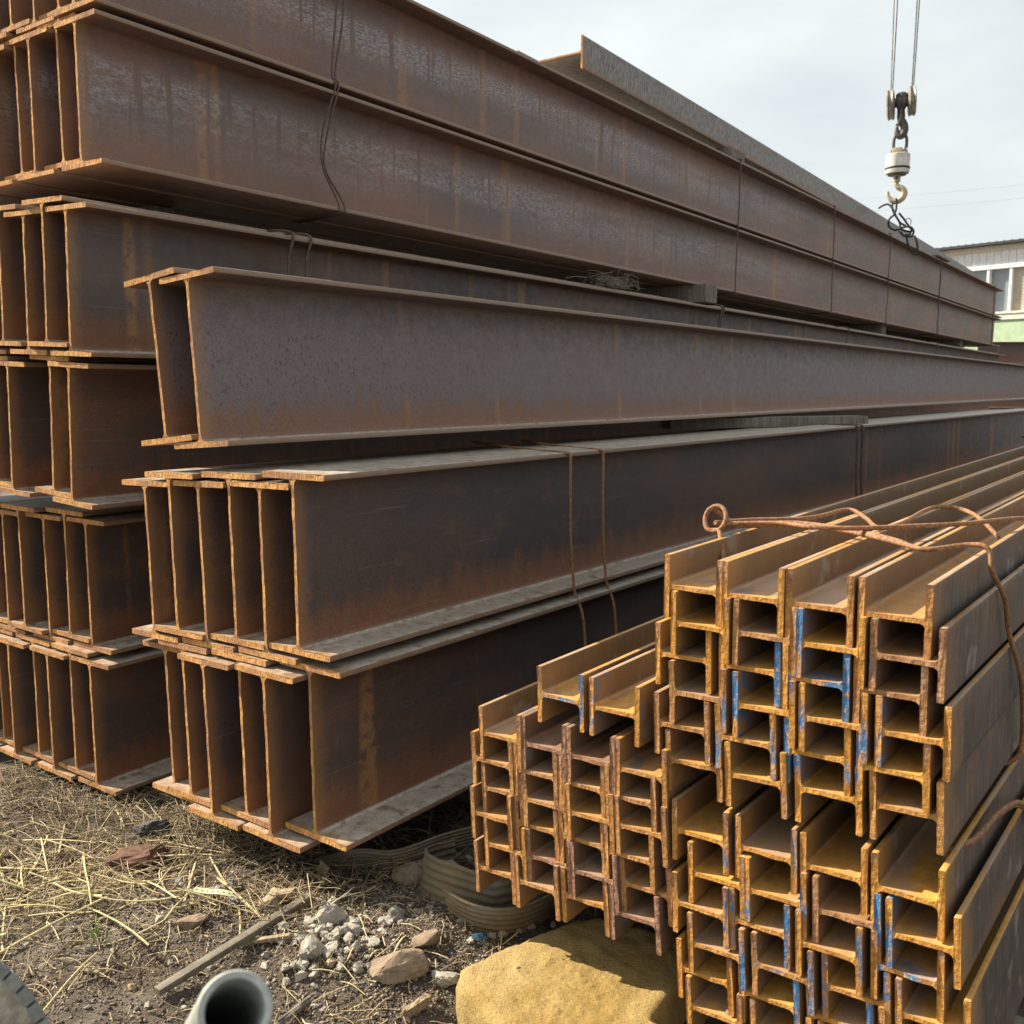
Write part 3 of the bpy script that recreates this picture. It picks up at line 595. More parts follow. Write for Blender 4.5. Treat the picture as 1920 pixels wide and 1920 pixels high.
stone(-1.715, 1.865, .105, M_RP, 'white-crusted stone against the corner of the yellow slab', (1, .6, .6), -.2, sink=.2)
stone(-1.785, 1.846, .042, M_RG, 'small grey stone between the brown stone and the white-crusted one')
stone(-2.032, 1.99, .085, M_RG, 'grey rubble stone in the grit before the ribbed canvas coil', sink=.2)
stone(-2.014, 1.935, .06, M_RG, 'smaller grey stone leaning on the grit before the canvas coil')
stone(-2.20, 2.25, .2, M_RB, 'flat shaded stone between the thin loop and the canvas coil', (1, .75, .5), .3, sink=.25, sub=2)
for i, (u, s) in enumerate([(-1.751, 2.127), (-1.719, 2.212), (-1.698, 2.259), (-1.665, 2.33), (-1.77, 2.05), (-1.735, 2.16)]):
    stone(u, s, .034+.006*(i % 3), M_RP, 'small pale stone in the row between the canvas coil and the yellow slab', group='pale stones along the yellow slab', name='pebble', seed=40+i)
for i in range(16):
    a = random.uniform(0, 6.28); rr = random.random()**.5*.13; sp_ = random.uniform(.03, .07)
    o = stone(-1.985+rr*math.cos(a)*.8, 2.29+rr*math.sin(a), sp_, M_RG, 'grey rubble piece inside the ribbed canvas coil', group='rubble inside the canvas coil', seed=70+i)
    o.location.z += .07
extra = []
for i in range(46):
    u, s = random.uniform(-2.35, -1.75), random.uniform(1.45, 2.1); extra.append((u, s))
for i in range(24): extra.append((random.uniform(-2.9, -2.35), random.uniform(1.25, 1.95)))
for i in range(70): extra.append((random.gauss(-2.09, .09), random.gauss(1.76, .09)))
for i, (u, s) in enumerate(extra):
    if -1.66 < u and s > 1.6: continue
    far_ = u < -2.35
    stone(u, s, random.uniform(.016, .042) if i < 70 else random.uniform(.016, .06), random.choice([M_RG, M_RP, M_RG, M_RT]) if i < 70 else M_RP, 'pale crumb of rubble heaped against the far half of the flat bar' if i >= 70 else 'small rubble bit strewn on the dirt near the straw' if far_ else 'small rubble bit strewn between the flat bar and the yellow slab', group='pale rubble heap' if i >= 70 else 'rubble by the straw' if far_ else 'rubble round the flat bar', name='rubble_bit', seed=200+i, sub=1)

# yellow slab
def slab():
    poly = [(-1.625, 1.83), (-1.60, 1.95), (-1.545, 2.12), (-1.47, 2.27), (-1.30, 2.32), (-1.115, 2.30), (-1.10, 1.985), (-1.02, 1.95), (-1.0, 1.70), (-1.08, 1.55), (-1.22, 1.585), (-1.34, 1.67), (-1.47, 1.745), (-1.57, 1.775)]
    P = catmull([Vector((a, b, 0)) for a, b in poly]+[Vector((*poly[0], 0))], 8)[:-1]
    ctr = Vector((-1.3, 1.93, 0)); rings = [(1., -.13), (1.01, -.09), (1.012, -.05), (1.005, -.025), (.985, -.008), (.95, .0)]+[(f, .004) for f in np.linspace(.90, .04, 34)]
    vs, fs = [], []; n = len(P)
    for k, (f, z) in enumerate(rings):
        for p in P:
            q = ctr+(p-ctr)*f; w_ = FR.P(q.x, q.y, 0); nn = mnoise.noise(Vector((q.x*3, q.y*3, 1)))*.012+mnoise.noise(Vector((q.x*19, q.y*19, 5)))*.008+mnoise.noise(Vector((q.x*60, q.y*60, 7)))*.0045
            gz_ = gh(w_.x, w_.y); base = .118+.02*(q.y-1.9)
            jl = mnoise.noise(Vector((q.x*30, q.y*30, z*60)))*.008 if z < -.02 else 0
            vs.append((w_.x+jl, w_.y+jl, base+z+(nn if k > 1 else nn*.3)))
    for k in range(len(rings)-1):
        for i in range(n): j = (i+1) % n; fs.append((k*n+i, k*n+j, (k+1)*n+j, (k+1)*n+i))
    fs.append(tuple((len(rings)-1)*n+i for i in range(n)))
    k = NT('yellow_porous_slab'); Vv = k.tc('Object'); n1 = k.no(Vv, 4, 4, .6); n2 = k.no(Vv, 45, 5, .75); n3 = k.no(Vv, 150, 4, .8)
    c = k.mix(k.mr(n1, .35, .65), (.43, .285, .095), (.54, .39, .165)); c = k.mix(k.ma('MULTIPLY', k.mr(n3, .48, .34), .7), c, (.22, .14, .05)); c = k.mix(k.mr(n3, .56, .72), c, (.58, .45, .23)); c = k.mix(k.mr(k.no(Vv, 26, 3), .69, .76), c, (.11, .085, .05))
    k.set(Base_Color=c, Roughness=.97, Specular_IOR_Level=.1); k.bump(k.ma('ADD', k.ma('MULTIPLY', n2, .5), k.ma('ADD', n3, k.ma('MULTIPLY', k.no(k.vm('MULTIPLY', Vv, (30, 150, 30)), 1., 2, .5), .35))), 1., .011)
    o = mesh_obj('stone_slab', me_from(vs, fs, 50), k.m); return tag(o, 'sandy yellow porous slab lying on the ground under the small beam bundles', 'slab')
slab()

# ribbed canvas hose / sling
def ribbon(pts, width, thick, tilt, m, label, name, rows=30, n=8):
    C = catmull(pts, n); vs, fs = [], []; K = len(C)
    ring = [(j/rows, 1) for j in range(rows+1)]+[(1-j/rows, -1) for j in range(rows+1)]; q = len(ring)
    for i, p in enumerate(C):
        t = (C[min(i+1, K-1)]-C[max(0, i-1)]).normalized(); sd_ = t.cross(Vector((0, 0, 1))).normalized(); up = (Vector((0, 0, 1))+sd_*tilt).normalized()
        for (w_, sg) in ring:
            rib = .0026*math.sin(w_*math.pi*2*5.5)+.004*mnoise.noise(Vector((i*.12, w_*3, 3)))
            vs.append(p+up*(w_*width)+sd_*(sg*thick/2+rib))
    for i in range(K-1):
        for j in range(q): l = (j+1) % q; fs.append((i*q+j, i*q+l, (i+1)*q+l, (i+1)*q+j))
    fs += [tuple(range(q-1, -1, -1)), tuple((K-1)*q+j for j in range(q))]
    return tag(mesh_obj(name, me_from(vs, fs, 60), m), label, 'sling')
k = NT('khaki_canvas'); Vv = k.tc('Object'); n2 = k.no(Vv, 30, 4); wv = k.no(k.vm('MULTIPLY', Vv, (260, 260, 40)), 1., 2, .5); gz2 = k.no(Vv, 7, 4, .6)
k.set(Base_Color=k.mix(k.mr(gz2, .45, .65), k.mix(n2, (.15, .115, .07), (.225, .175, .105)), (.24, .205, .16)), Roughness=.9, Specular_IOR_Level=.2); k.bump(k.ma('ADD', wv, n2), .6, .003); M_CAN = k.m
cc = (-1.975, 2.30)
def circ(a0, a1, r0, r1, n, dz=0., ctr=cc):
    out = []
    for i in range(n+1):
        t = i/n; a = R_(a0+(a1-a0)*t); r = r0+(r1-r0)*t; out.append(GP(ctr[0]+r*math.cos(a), ctr[1]+r*.85*math.sin(a), dz))
    return out
ribbon(circ(150, 425, .185, .20, 14, -.01), .145, .008, -.12, M_CAN, 'ribbed khaki canvas sling coiled round grey rubble', 'canvas_sling')
ribbon([GP(-1.90, 2.10, -.01), GP(-1.80, 2.12, -.01), GP(-1.73, 2.2, -.01), GP(-1.70, 2.32, 0), GP(-1.72, 2.44, 0)], .115, .008, .35, M_CAN, 'loose end of ribbed canvas flopped beside the canvas coil', 'canvas_sling')
ribbon([GP(-2.36, 1.97, 0), GP(-2.45, 2.02, 0), GP(-2.47, 2.12, 0), GP(-2.40, 2.2, .01), GP(-2.28, 2.24, .02), GP(-2.20, 2.42, .05), GP(-2.08, 2.56, .06), GP(-1.95, 2.6, .02), GP(-1.86, 2.55, 0)], .085, .007, .3, M_CAN, 'thin khaki strap looping out from under the front stack', 'canvas_strap')

# flat bar, perforated strip, wood bits, blue shard
def bar(p, q, wd, th, m, label, name, cat, bev=.002):
    d = Vector(q)-Vector(p); o = mesh_obj(name, box_me(d.length, wd, th, bev), m); o.location = (Vector(p)+Vector(q))/2
    o.rotation_euler = Matrix.Rotation(math.atan2(d.y, d.x), 3, 'Z').to_euler(); o.rotation_euler[1] = -math.asin(d.z/d.length); return tag(o, label, cat)
M_BAR = mat_simple('grey_brown_bar', (.10, .085, .06), (.18, .155, .115), 30, .65, .3, .003)
bar(GP(-2.286, 1.318, .022), GP(-2.279, 1.86, .03), .028, .02, M_BAR, 'long straight grey-brown flat bar lying on the dirt', 'flat_bar', 'bar')
k = NT('pale_plastic'); k.set(Base_Color=(.40, .41, .25), Roughness=.6); M_PL = k.m
k = NT('dark_hole'); k.set(Base_Color=(.02, .02, .018), Roughness=.9); M_HOLE = k.m
st_c = GP(-2.556, 1.685, .045); dr = (GP(-2.50, 1.715)-GP(-2.61, 1.66)); dr.z = 0; dr.normalize(); pr_ = Vector((-dr.y, dr.x, 0))
vs, fs = [], []
NH = 7
bm = bmesh.new()
def strip_mesh():
    V_, F_ = [], []
    L, W = .135, .022
    pts = []
    cell = L/NH
    for i in range(NH):
        cx = -L/2+cell*(i+.5); hole = [(cx+.0032*math.cos(a*math.pi/4+math.pi/8), .0032*math.sin(a*math.pi/4+math.pi/8)) for a in range(8)]
        out = [(cx+cell/2, W/2*.3), (cx+cell/2*.3, W/2), (cx-cell/2*.3, W/2), (cx-cell/2, W/2*.3), (cx-cell/2, -W/2*.3), (cx-cell/2*.3, -W/2), (cx+cell/2*.3, -W/2), (cx+cell/2, -W/2*.3)]
        out = [(x if abs(abs(x-cx)-cell/2) < 1e-6 or True else x, y) for x, y in out]
        out[0] = (cx+cell/2, W/2); out[3] = (cx-cell/2, W/2); out[4] = (cx-cell/2, -W/2); out[7] = (cx+cell/2, -W/2)
        b = len(V_)
        for x, y in hole+out:
            for zz in (.0012, -.0012): V_.append((x, y, zz+.10*x*x*-3+.004*math.sin(x*40)))
        for a in range(8):
            c_ = (a+1) % 8; h0, h1, o0, o1 = b+a*2, b+c_*2, b+16+a*2, b+16+c_*2
            F_ += [(h0, o0, o1, h1), (h0+1, h1+1, o1+1, o0+1), (h0, h1, h1+1, h0+1), (o0, o0+1, o1+1, o1)]
    return me_from(V_, F_)
o = mesh_obj('perforated_strip', strip_mesh(), M_PL); o.location = st_c; o.rotation_euler = (.25, .05, math.atan2(dr.y, dr.x)); tag(o, 'pale yellow-green perforated strip lying among grey stones', 'strip'); bm.free()
M_WCH = mat_simple('wood_chip', (.17, .125, .075), (.34, .26, .16), 20, .9, .5, .004, 0, (5, 1, 1))
o = mesh_obj('wood_chunk', rock_me(17, .11, .05, .045, 2, .25), M_WCH); o.location = GP(-1.69, 1.735, .02); o.rotation_euler = (.1, -.3, .5); tag(o, 'short split wood chunk at the foot of the large brown stone', 'wood')
bar(GP(-2.31, 1.60, .015), GP(-2.16, 1.68, .02), .018, .012, M_WCH, 'pale wood stick lying beside the pale rubble lumps', 'wood_stick', 'wood', .003)
o = mesh_obj('wood_sliver', rock_me(23, .26, .03, .02, 2, .3), M_WOOD); o.location = GP(-1.95, 1.53, .012); o.rotation_euler = (0, -.03, 1.0); tag(o, 'weathered wood sliver lying beyond the pipe', 'wood')
bar(GP(-2.40, 1.80, .045), GP(-2.33, 1.83, .05), .04, .015, M_WCH, 'small wood scrap near the perforated strip', 'wood_scrap', 'wood', .003)
bar(GP(-2.57, 1.255, .012), GP(-2.52, 1.275, .014), .014, .008, M_WCH, 'tiny yellow wood chip on bare dirt left of the flat bar', 'wood_chip', 'wood', .002)
k = NT('blue_shard'); n = k.no(k.tc('Object'), 40); k.set(Base_Color=k.mix(n, (.015, .05, .09), (.03, .08, .13)), Roughness=.5)
o = mesh_obj('plastic_shard', rock_me(5, .06, .045, .012, 1), k.m); o.location = GP(-1.755, 2.07, .02); o.rotation_euler = (.3, .2, .5); tag(o, 'dark blue plastic shard beside the yellow slab', 'shard')
k = NT('green_blade'); k.set(Base_Color=(.16, .30, .04), Roughness=.5); M_GR = k.m
gl = [[GP(-2.70+dx, 1.36+dy, 0), GP(-2.70+dx*1.3, 1.36+dy*1.3, .03), GP(-2.70+dx*2, 1.36+dy*2, .05+h)] for dx, dy, h in ((.0, .01, .02), (.015, -.01, 0), (-.015, 0, .01), (.03, .02, -.01), (-.03, .02, .0))]
tag(mesh_obj('grass_tuft', tubes_me(gl, lambda t: .0028*(1-t)+.0004, 4, 4), M_GR), 'tiny bright green grass tuft sprouting from the dirt', 'grass')

# gravel and straw as stuff ---------------------------------------------------
def scatter_mesh(name, template_v, template_f, pos, scale, cols, mat, label):
    n = len(pos); tv = np.array(template_v); tf = np.array(template_f)
    ang = rng.uniform(0, 2*np.pi, n); cA, sA = np.cos(ang), np.sin(ang)
    jit = rng.uniform(.7, 1.3, (n, len(tv), 3)); q = tv[None]*jit*scale[:, None, :]
    x = q[..., 0]*cA[:, None]-q[..., 1]*sA[:, None]; y = q[..., 0]*sA[:, None]+q[..., 1]*cA[:, None]
    VV = np.stack([x, y, q[..., 2]], -1)+pos[:, None, :]
    FF_ = (tf[None]+(np.arange(n)*len(tv))[:, None, None]).reshape(-1, tf.shape[1])
    return np_mesh(name, VV.reshape(-1, 3), FF_, np.repeat(cols, len(tv), 0), mat, label)
def np_mesh(name, VV, FF_, vcol, mat, label):
    me = bpy.data.meshes.new(name); me.vertices.add(len(VV)); me.vertices.foreach_set('co', VV.astype(np.float32).ravel())
    k_ = FF_.shape[1]; me.loops.add(FF_.size); me.loops.foreach_set('vertex_index', FF_.astype(np.int32).ravel())
    me.polygons.add(len(FF_)); me.polygons.foreach_set('loop_start', np.arange(0, FF_.size, k_, dtype=np.int32)); me.polygons.foreach_set('loop_total', np.full(len(FF_), k_, np.int32))
    me.update(calc_edges=True)
    at = me.color_attributes.new('col', 'FLOAT_COLOR', 'POINT'); at.data.foreach_set('color', np.concatenate([vcol, np.ones((len(vcol), 1))], 1).astype(np.float32).ravel())
    o = mesh_obj(name, me, mat); kind(o, 'stuff', label); o['category'] = name; return o
def uv2xy(u, s): return u*FR.c.x+s*FR.a.x, u*FR.c.y+s*FR.a.y
octv = [(1, 0, 0), (-1, 0, 0), (0, 1, 0), (0, -1, 0), (0, 0, 1), (0, 0, -1)]; octf = [(0, 2, 4), (2, 1, 4), (1, 3, 4), (3, 0, 4), (2, 0, 5), (1, 2, 5), (3, 1, 5), (0, 3, 5)]
NGV = 46000
u = np.concatenate([rng.uniform(-4.8, -1.0, NGV*6//10), rng.normal(-2.05, .3, NGV*2//10), rng.uniform(-3.2, -1.6, NGV*2//10)]); s = np.concatenate([rng.uniform(.7, 3.2, NGV*6//10), rng.normal(1.85, .25, NGV*2//10), rng.uniform(1.0, 2.2, NGV*2//10)])
x, y = uv2xy(u, s); sz = rng.gamma(1.6, .0015, len(u))+.0012; sz = np.minimum(sz, .014)
pos = np.stack([x, y, ground_h(x, y)+sz*.25], 1)
pal = np.array([(.22, .18, .14), (.28, .245, .20), (.14, .11, .085), (.25, .20, .145), (.19, .13, .09), (.36, .325, .27), (.10, .08, .068), (.18, .15, .12)])
cols = pal[rng.integers(0, len(pal), len(u))]*rng.uniform(.8, 1.2, (len(u), 1))
scatter_mesh('gravel', octv, octf, pos, np.stack([sz, sz*.8, sz*.6], 1), cols, M_GRAV, 'fine grey and brown gravel scattered over the dirt')

def straw(n, usamp, ssamp, lmin, lmax, wmin, wmax, pal, hmax, bias=None):
    u, s = usamp(n), ssamp(n); x, y = uv2xy(u, s); ang = rng.uniform(0, np.pi*2, n) if bias is None else rng.normal(bias, .6, n)
    L = rng.uniform(lmin, lmax, n)*rng.uniform(.5, 1, n); wd = rng.uniform(wmin, wmax, n); kink = rng.normal(0, .35, n)*np.where(wd > .005, .35, .8); lift = rng.uniform(0, hmax, n)
    segs = 5; t = np.linspace(-.5, .5, segs)
    cx = x[:, None]+np.cumsum(np.concatenate([np.zeros((n, 1)), np.cos(ang[:, None]+kink[:, None]*t[None, 1:])*L[:, None]/(segs-1)], 1), 1)-np.cos(ang)[:, None]*L[:, None]/2
    cy = y[:, None]+np.cumsum(np.concatenate([np.zeros((n, 1)), np.sin(ang[:, None]+kink[:, None]*t[None, 1:])*L[:, None]/(segs-1)], 1), 1)-np.sin(ang)[:, None]*L[:, None]/2
    tilt = rng.normal(0, .12, n); gz_ = ground_h(cx, cy); gm_ = gz_.max(1)*.5+gz_.mean(1)*.5
    cz = np.maximum(gm_[:, None]+lift[:, None]+tilt[:, None]*t[None]*L[:, None]+.012*np.sin(t*3+rng.uniform(0, 6, n)[:, None]), gz_+wd[:, None]*.35)
    px, py = -np.sin(ang), np.cos(ang)
    VV = []
    for q, (ox, oz) in enumerate([(-.5, 0), (.5, .08), (0, .38)]):
        VV.append(np.stack([cx+px[:, None]*ox*wd[:, None], cy+py[:, None]*ox*wd[:, None], cz+oz*wd[:, None]], -1))
    VV = np.stack(VV, 2)       # n, segs, 3, xyz
    base = np.arange(n)[:, None]*segs*3; F_ = []
    for i in range(segs-1):
        for a, b in ((0, 1), (1, 2), (2, 0)): F_.append(np.concatenate([base+i*3+a, base+i*3+b, base+(i+1)*3+b, base+(i+1)*3+a], 1))
    FF_ = np.stack(F_, 1).reshape(-1, 4)
    c = np.array(pal)[rng.integers(0, len(pal), n)]*rng.uniform(.75, 1.2, (n, 1)); return VV.reshape(-1, 3), FF_, np.repeat(c, segs*3, 0)
PALS = [(.42, .33, .19), (.30, .225, .13), (.53, .435, .26), (.20, .145, .085), (.13, .095, .06), (.36, .29, .19)]
PALD = [(.20, .15, .09), (.14, .105, .065), (.27, .21, .12), (.10, .075, .05), (.34, .27, .15)]  # darker straw; beside the stacks their shade is put into its colour
U = lambda a, b: (lambda n: rng.uniform(a, b, n)); Gs = lambda m, d: (lambda n: rng.normal(m, d, n))
packs = [straw(1900, U(-4.7, -2.95), U(1.35, 2.3), .06, .28, .002, .005, PALS, .04), straw(2300, U(-4.6, -2.8), U(1.8, 3.0), .06, .24, .0018, .0045, PALD, .06),
         straw(1700, U(-3.4, -2.2), U(1.9, 3.0), .06, .26, .0018, .0045, PALD, .08), straw(900, U(-3.8, -2.5), U(1.0, 1.75), .04, .22, .002, .0055, PALS, .012),
         straw(130, Gs(-3.3, .4), Gs(1.55, .22), .2, .45, .006, .012, [(.60, .50, .27), (.52, .44, .24), (.44, .36, .19)], .03), straw(420, U(-2.6, -1.6), U(1.3, 2.1), .02, .15, .002, .005, PALS, .01),
         straw(900, U(-2.3, -1.2), U(2.35, 3.6), .06, .25, .002, .004, PALD, .08), straw(320, Gs(-2.42, .12), Gs(1.83, .09), .05, .24, .002, .0045, PALS, .05), straw(5200, U(-4.2, -1.7), U(1.0, 2.3), .008, .045, .0015, .004, PALS+PALD+PALD, .004),
         straw(40, Gs(-1.85, .2), Gs(1.75, .2), .06, .2, .003, .006, [(.60, .50, .27), (.52, .44, .24)], .015)]
def join_packs(packs):
    V_, F_, C_ = [], [], []; o = 0
    for v, f, c in packs: V_.append(v); F_.append(f+o); C_.append(c); o += len(v)
    return np.concatenate(V_), np.concatenate(F_), np.concatenate(C_)
np_mesh('straw', *join_packs(packs), M_STRAW, 'loose dry straw littering the dirt in front of and under the stacks')
# little straw nest on the rear stack's ledge
nl = []
for _ in range(150):
    c0 = Vector((random.gauss(-3.66, .04), random.gauss(6.45, .16), .752+abs(random.gauss(0, .045)))); d = Vector((random.gauss(0, 1), random.gauss(0, 1), random.gauss(0, .5))).normalized()*random.uniform(.03, .09)
    a, b = c0-d, c0+d; a.z = max(a.z, .752); b.z = max(b.z, .752)
    nl.append([FE.P(*a), FE.P(*(c0+Vector((0, 0, .01)))), FE.P(*b)])
k = NT('nest_straw'); k.set(Base_Color=(.22, .19, .15), Roughness=.8)
tag(mesh_obj('straw_nest', tubes_me(nl, .0018, 3, 2), k.m), 'tuft of dry straw caught on the ledge under the two top layers', 'straw')['kind'] = 'stuff'

# ------------------------------------------------------------------ foreground pipe and tyre
M_GAL = mat_simple('weathered_galvanised_tube', (.30, .31, .28), (.44, .45, .41), 12, .55, .2, .002, .35)
mo = Vector((-.247, .786, -.55+CZ)); bt = Vector((-.86, 2.15, 0)); bt.z = gh(bt.x, bt.y)-.02
ax = (bt-mo); Lp = ax.length; ro, ri = .034, .0255
prof = [(ri, .0), (ri+.001, -.002), (ro-.002, -.003), (ro, .001), (ro, Lp), (ri, Lp), (ri, .0)]
o = mesh_obj('steel_pipe', lathe_me(prof, 48), M_GAL); o.location = mo; o.rotation_euler = ax.to_track_quat('Z', 'Y').to_euler(); tag(o, 'grey metal pipe slanting up with its open mouth showing', 'pipe')
tyc = Vector((-1.215, 1.52, 0)); TR_ = .374; tyc.z = gh(tyc.x, tyc.y)+TR_
ty = empty('tyre'); ty.location = tyc
vd = Vector((-tyc.x, -tyc.y, .6)).normalized(); ty.rotation_euler = vd.to_track_quat('X', 'Z').to_euler()
tag(ty, 'dusty grey rubber tyre standing at the edge of the dirt', 'tyre')
M_RUB = mat_simple('mud_caked_rubber', (.17, .155, .13), (.40, .35, .27), 16, .95, .8, .008)
M_TRD = mat_simple('worn_rubber', (.17, .175, .16), (.25, .25, .225), 14, .85, .3, .003)
tw_ = .10
TC = TR_-.017
pr = [(TC, -tw_*.86), (TC, 0), (TC, tw_*.86), (TC-.004, tw_*.93), (TC-.03, tw_*1.04), (TC-.07, tw_*1.06), (TC-.11, tw_*.95), (TC-.13, tw_*.8), (TC-.135, tw_*.6), (TC-.12, 0), (TC-.135, -tw_*.6), (TC-.13, -tw_*.8), (TC-.11, -tw_*.95), (TC-.07, -tw_*1.06), (TC-.03, -tw_*1.04), (TC-.004, -tw_*.93), (TC, -tw_*.86)]
mesh_obj('carcass', lathe_me(pr, 72, 'X'), M_RUB, ty)
NB = 62
tb = box_me(.082, .0325, .024, .003)
tb.materials.append(M_TRD)
for i in range(NB):
    for sd_ in (-1, 1):
        a = 2*math.pi*(i+(.25 if sd_ > 0 else -.25))/NB
        o = mesh_obj('tread_block', tb, None, ty); o.location = (sd_*.052, (TR_-.011)*math.cos(a), (TR_-.011)*math.sin(a)); o.rotation_euler = (a-math.pi/2, 0, 0)

# ------------------------------------------------------------------ crane hook block
HK = empty('crane_hook_block'); hp = FE.P(-3.52, 13.75, 2.49); HK.location = hp; HROT = -math.atan2(hp.x, hp.y); HK.rotation_euler = (0, 0, HROT)
tag(HK, 'crane hook block on steel ropes with white load cell above the tall stack', 'crane hook'); q = .00737
M_HB = mat_simple('dark_block_steel', (.05, .05, .05), (.11, .10, .09), 20, .55, .3, .004, .3)
M_SH = mat_simple('worn_sheave', (.14, .13, .11), (.36, .33, .26), 14, .5, .3, .004, .3)
M_LC = mat_simple('chipped_white_paint', (.42, .40, .36), (.70, .68, .64), 7, .5, .2, .004)
M_YL = mat_simple('faded_yellow_steel', (.34, .28, .17), (.55, .46, .30), 14, .55, .3, .004)
M_BK = mat_simple('black_rope', (.018, .018, .018), (.05, .048, .045), 60, .8, .5, .004)
def L(px, py, dy=0.): return ((px-1655)*q, dy, (375-py)*q)
def hpart(name, me, m, loc=(0, 0, 0), parent=None): o = mesh_obj(name, me, m, parent or HK); o.location = loc; return o
for x0, x1 in ((1634, 1636.2), (1640.5, 1638.6), (1677, 1673), (1673, 1670.6)):
    hpart('wire_rope', tubes_me([[L(x1, 205, -.02 if x0 in (1634, 1677) else .02), L((x0+x1)/2, 100), L(x0-.5, -60), L(x0-2, -420)]], .0085, 6, 3), M_SH)
shp = [(.03, -.052), (.17, -.045), (.195, -.03), (.178, -.012), (.178, .012), (.195, .03), (.17, .045), (.03, .052)]
for x, y, t in ((1637, 207, -.12), (1672, 203, .12)):
    o = hpart('sheave', lathe_me(shp, 32, 'X'), M_SH, L(x, y)); o.rotation_euler = (0, R_(-3), t*.5)
o = hpart('crosshead', lathe_me([(0, -.15), (.055, -.15), (.06, -.06), (.085, -.05), (.085, .05), (.06, .06), (.055, .15), (0, .15)], 20, 'X'), M_HB, L(1655, 204))
hpart('hook_nut', lathe_me([(0, -.02), (.075, -.02), (.075, .03), (.05, .05), (0, .05)], 8), M_HB, L(1655, 194))
hook = [L(1654, 205), L(1655, 222), L(1656, 234), L(1661, 244), L(1662, 254), L(1657, 262), L(1651, 259), L(1649, 250), L(1650, 240)]
hpart('upper_hook', tubes_me([hook], lambda t: .045+.012*math.sin(t*3.1)-.028*t*t, 10, 5), M_HB)
hpart('safety_latch', tubes_me([[L(1655, 226, -.05), L(1651, 242, -.03), L(1649.5, 252)]], .012, 6, 3), M_SH)
hpart('shackle', tubes_me([[L(1646, 289), L(1645, 277), L(1646, 265), L(1650, 257), L(1656, 254), L(1662, 257), L(1666, 265), L(1667, 277), L(1665, 289)]], .02, 8, 5), M_HB)
hpart('shackle_pin', lathe_me([(0, -.105), (.028, -.105), (.028, -.08), (.019, -.08), (.019, .08), (.032, .08), (.032, .105), (0, .105)], 10, 'X'), M_YL, L(1655, 287))
hpart('lug', box_me(.12, .1, .10, .012), M_YL, L(1652, 289))
lc = hpart('load_cell', lathe_me([(0, .125), (.146, .125), (.152, .118), (.152, -.10), (.146, -.12), (.12, -.125), (0, -.125)], 40), M_LC, L(1653.5, 311))
hpart('rubber_band', lathe_me([(.1545, -.068), (.158, -.064), (.158, -.046), (.1545, -.042)], 40), M_BK, (0, 0, 0), lc)
hpart('base_plate', lathe_me([(0, -.127), (.118, -.127), (.118, -.14), (0, -.14)], 32), M_HB, (0, 0, 0), lc)
hpart('neck', lathe_me([(0, -.06), (.03, -.065), (.045, -.05), (.048, .05), (0, .06)], 14), M_YL, L(1653.5, 334))
hpart('swivel_pin', lathe_me([(0, -.06), (.02, -.06), (.02, .06), (0, .06)], 10, 'Y'), M_HB, L(1653, 335))
hk2 = [L(1653.5, 338), L(1653, 346), L(1657, 351), L(1664, 355), L(1667, 362), L(1664, 370), L(1657, 375), L(1649, 375), L(1643, 370), L(1640, 364), L(1639, 358)]
hpart('lower_hook', tubes_me([hk2], lambda t: .024+.026*math.sin(min(1, t*1.15)*2.8)-.012*t, 12, 5), M_YL)
# sling rope hanging from the hook, lying over the edge
sl = empty('lifting_sling'); sl.location = hp; sl.rotation_euler = (0, 0, HROT); tag(sl, 'black lifting rope tangled below the crane hook over the stack edge', 'sling')
def S(px, py, dy=-.02): return ((px-1655)*q, dy, (375-py)*q)
mesh_obj('rope', tubes_me([[S(1650, 371, .03), S(1648, 385), S(1652, 398), S(1661, 412), S(1664, 424, -.05), S(1672, 430, -.06), S(1683, 432, -.06)],
    [S(1654, 372, -.05), S(1655, 388, -.06), S(1652, 400, -.06), S(1644, 408, -.06), S(1644, 420, -.06), S(1655, 428, -.07), S(1668, 424, -.08), S(1680, 424, -.08), S(1686, 432, -.08), S(1683, 441, -.08), S(1675, 440, -.08)],
    [S(1625, 384, .08), S(1632, 381, .03), S(1641, 380, .0), S(1648, 388), S(1655, 402, -.03), S(1663, 415, -.05), S(1672, 421, -.06)],
    [S(1674, 436, -.08), S(1677, 452, -.1), S(1683, 466, -.11), S(1690, 473, -.11), S(1694, 470, -.11), S(1693, 455, -.1), S(1688, 440, -.09)],
    [S(1660, 398, -.05), S(1668, 408, -.06), S(1676, 420, -.07), S(1682, 428, -.08)], [S(1662, 430, -.06), S(1672, 440, -.08), S(1680, 436, -.08), S(1684, 426, -.08)]], .014, 7, 5), M_BK, sl)
mesh_obj('plastic_tie', tubes_me([[S(1672, 412, -.07), S(1676, 408, -.07), S(1681, 413, -.07), S(1680, 420, -.07)]], .008, 5, 4), M_LC, sl)

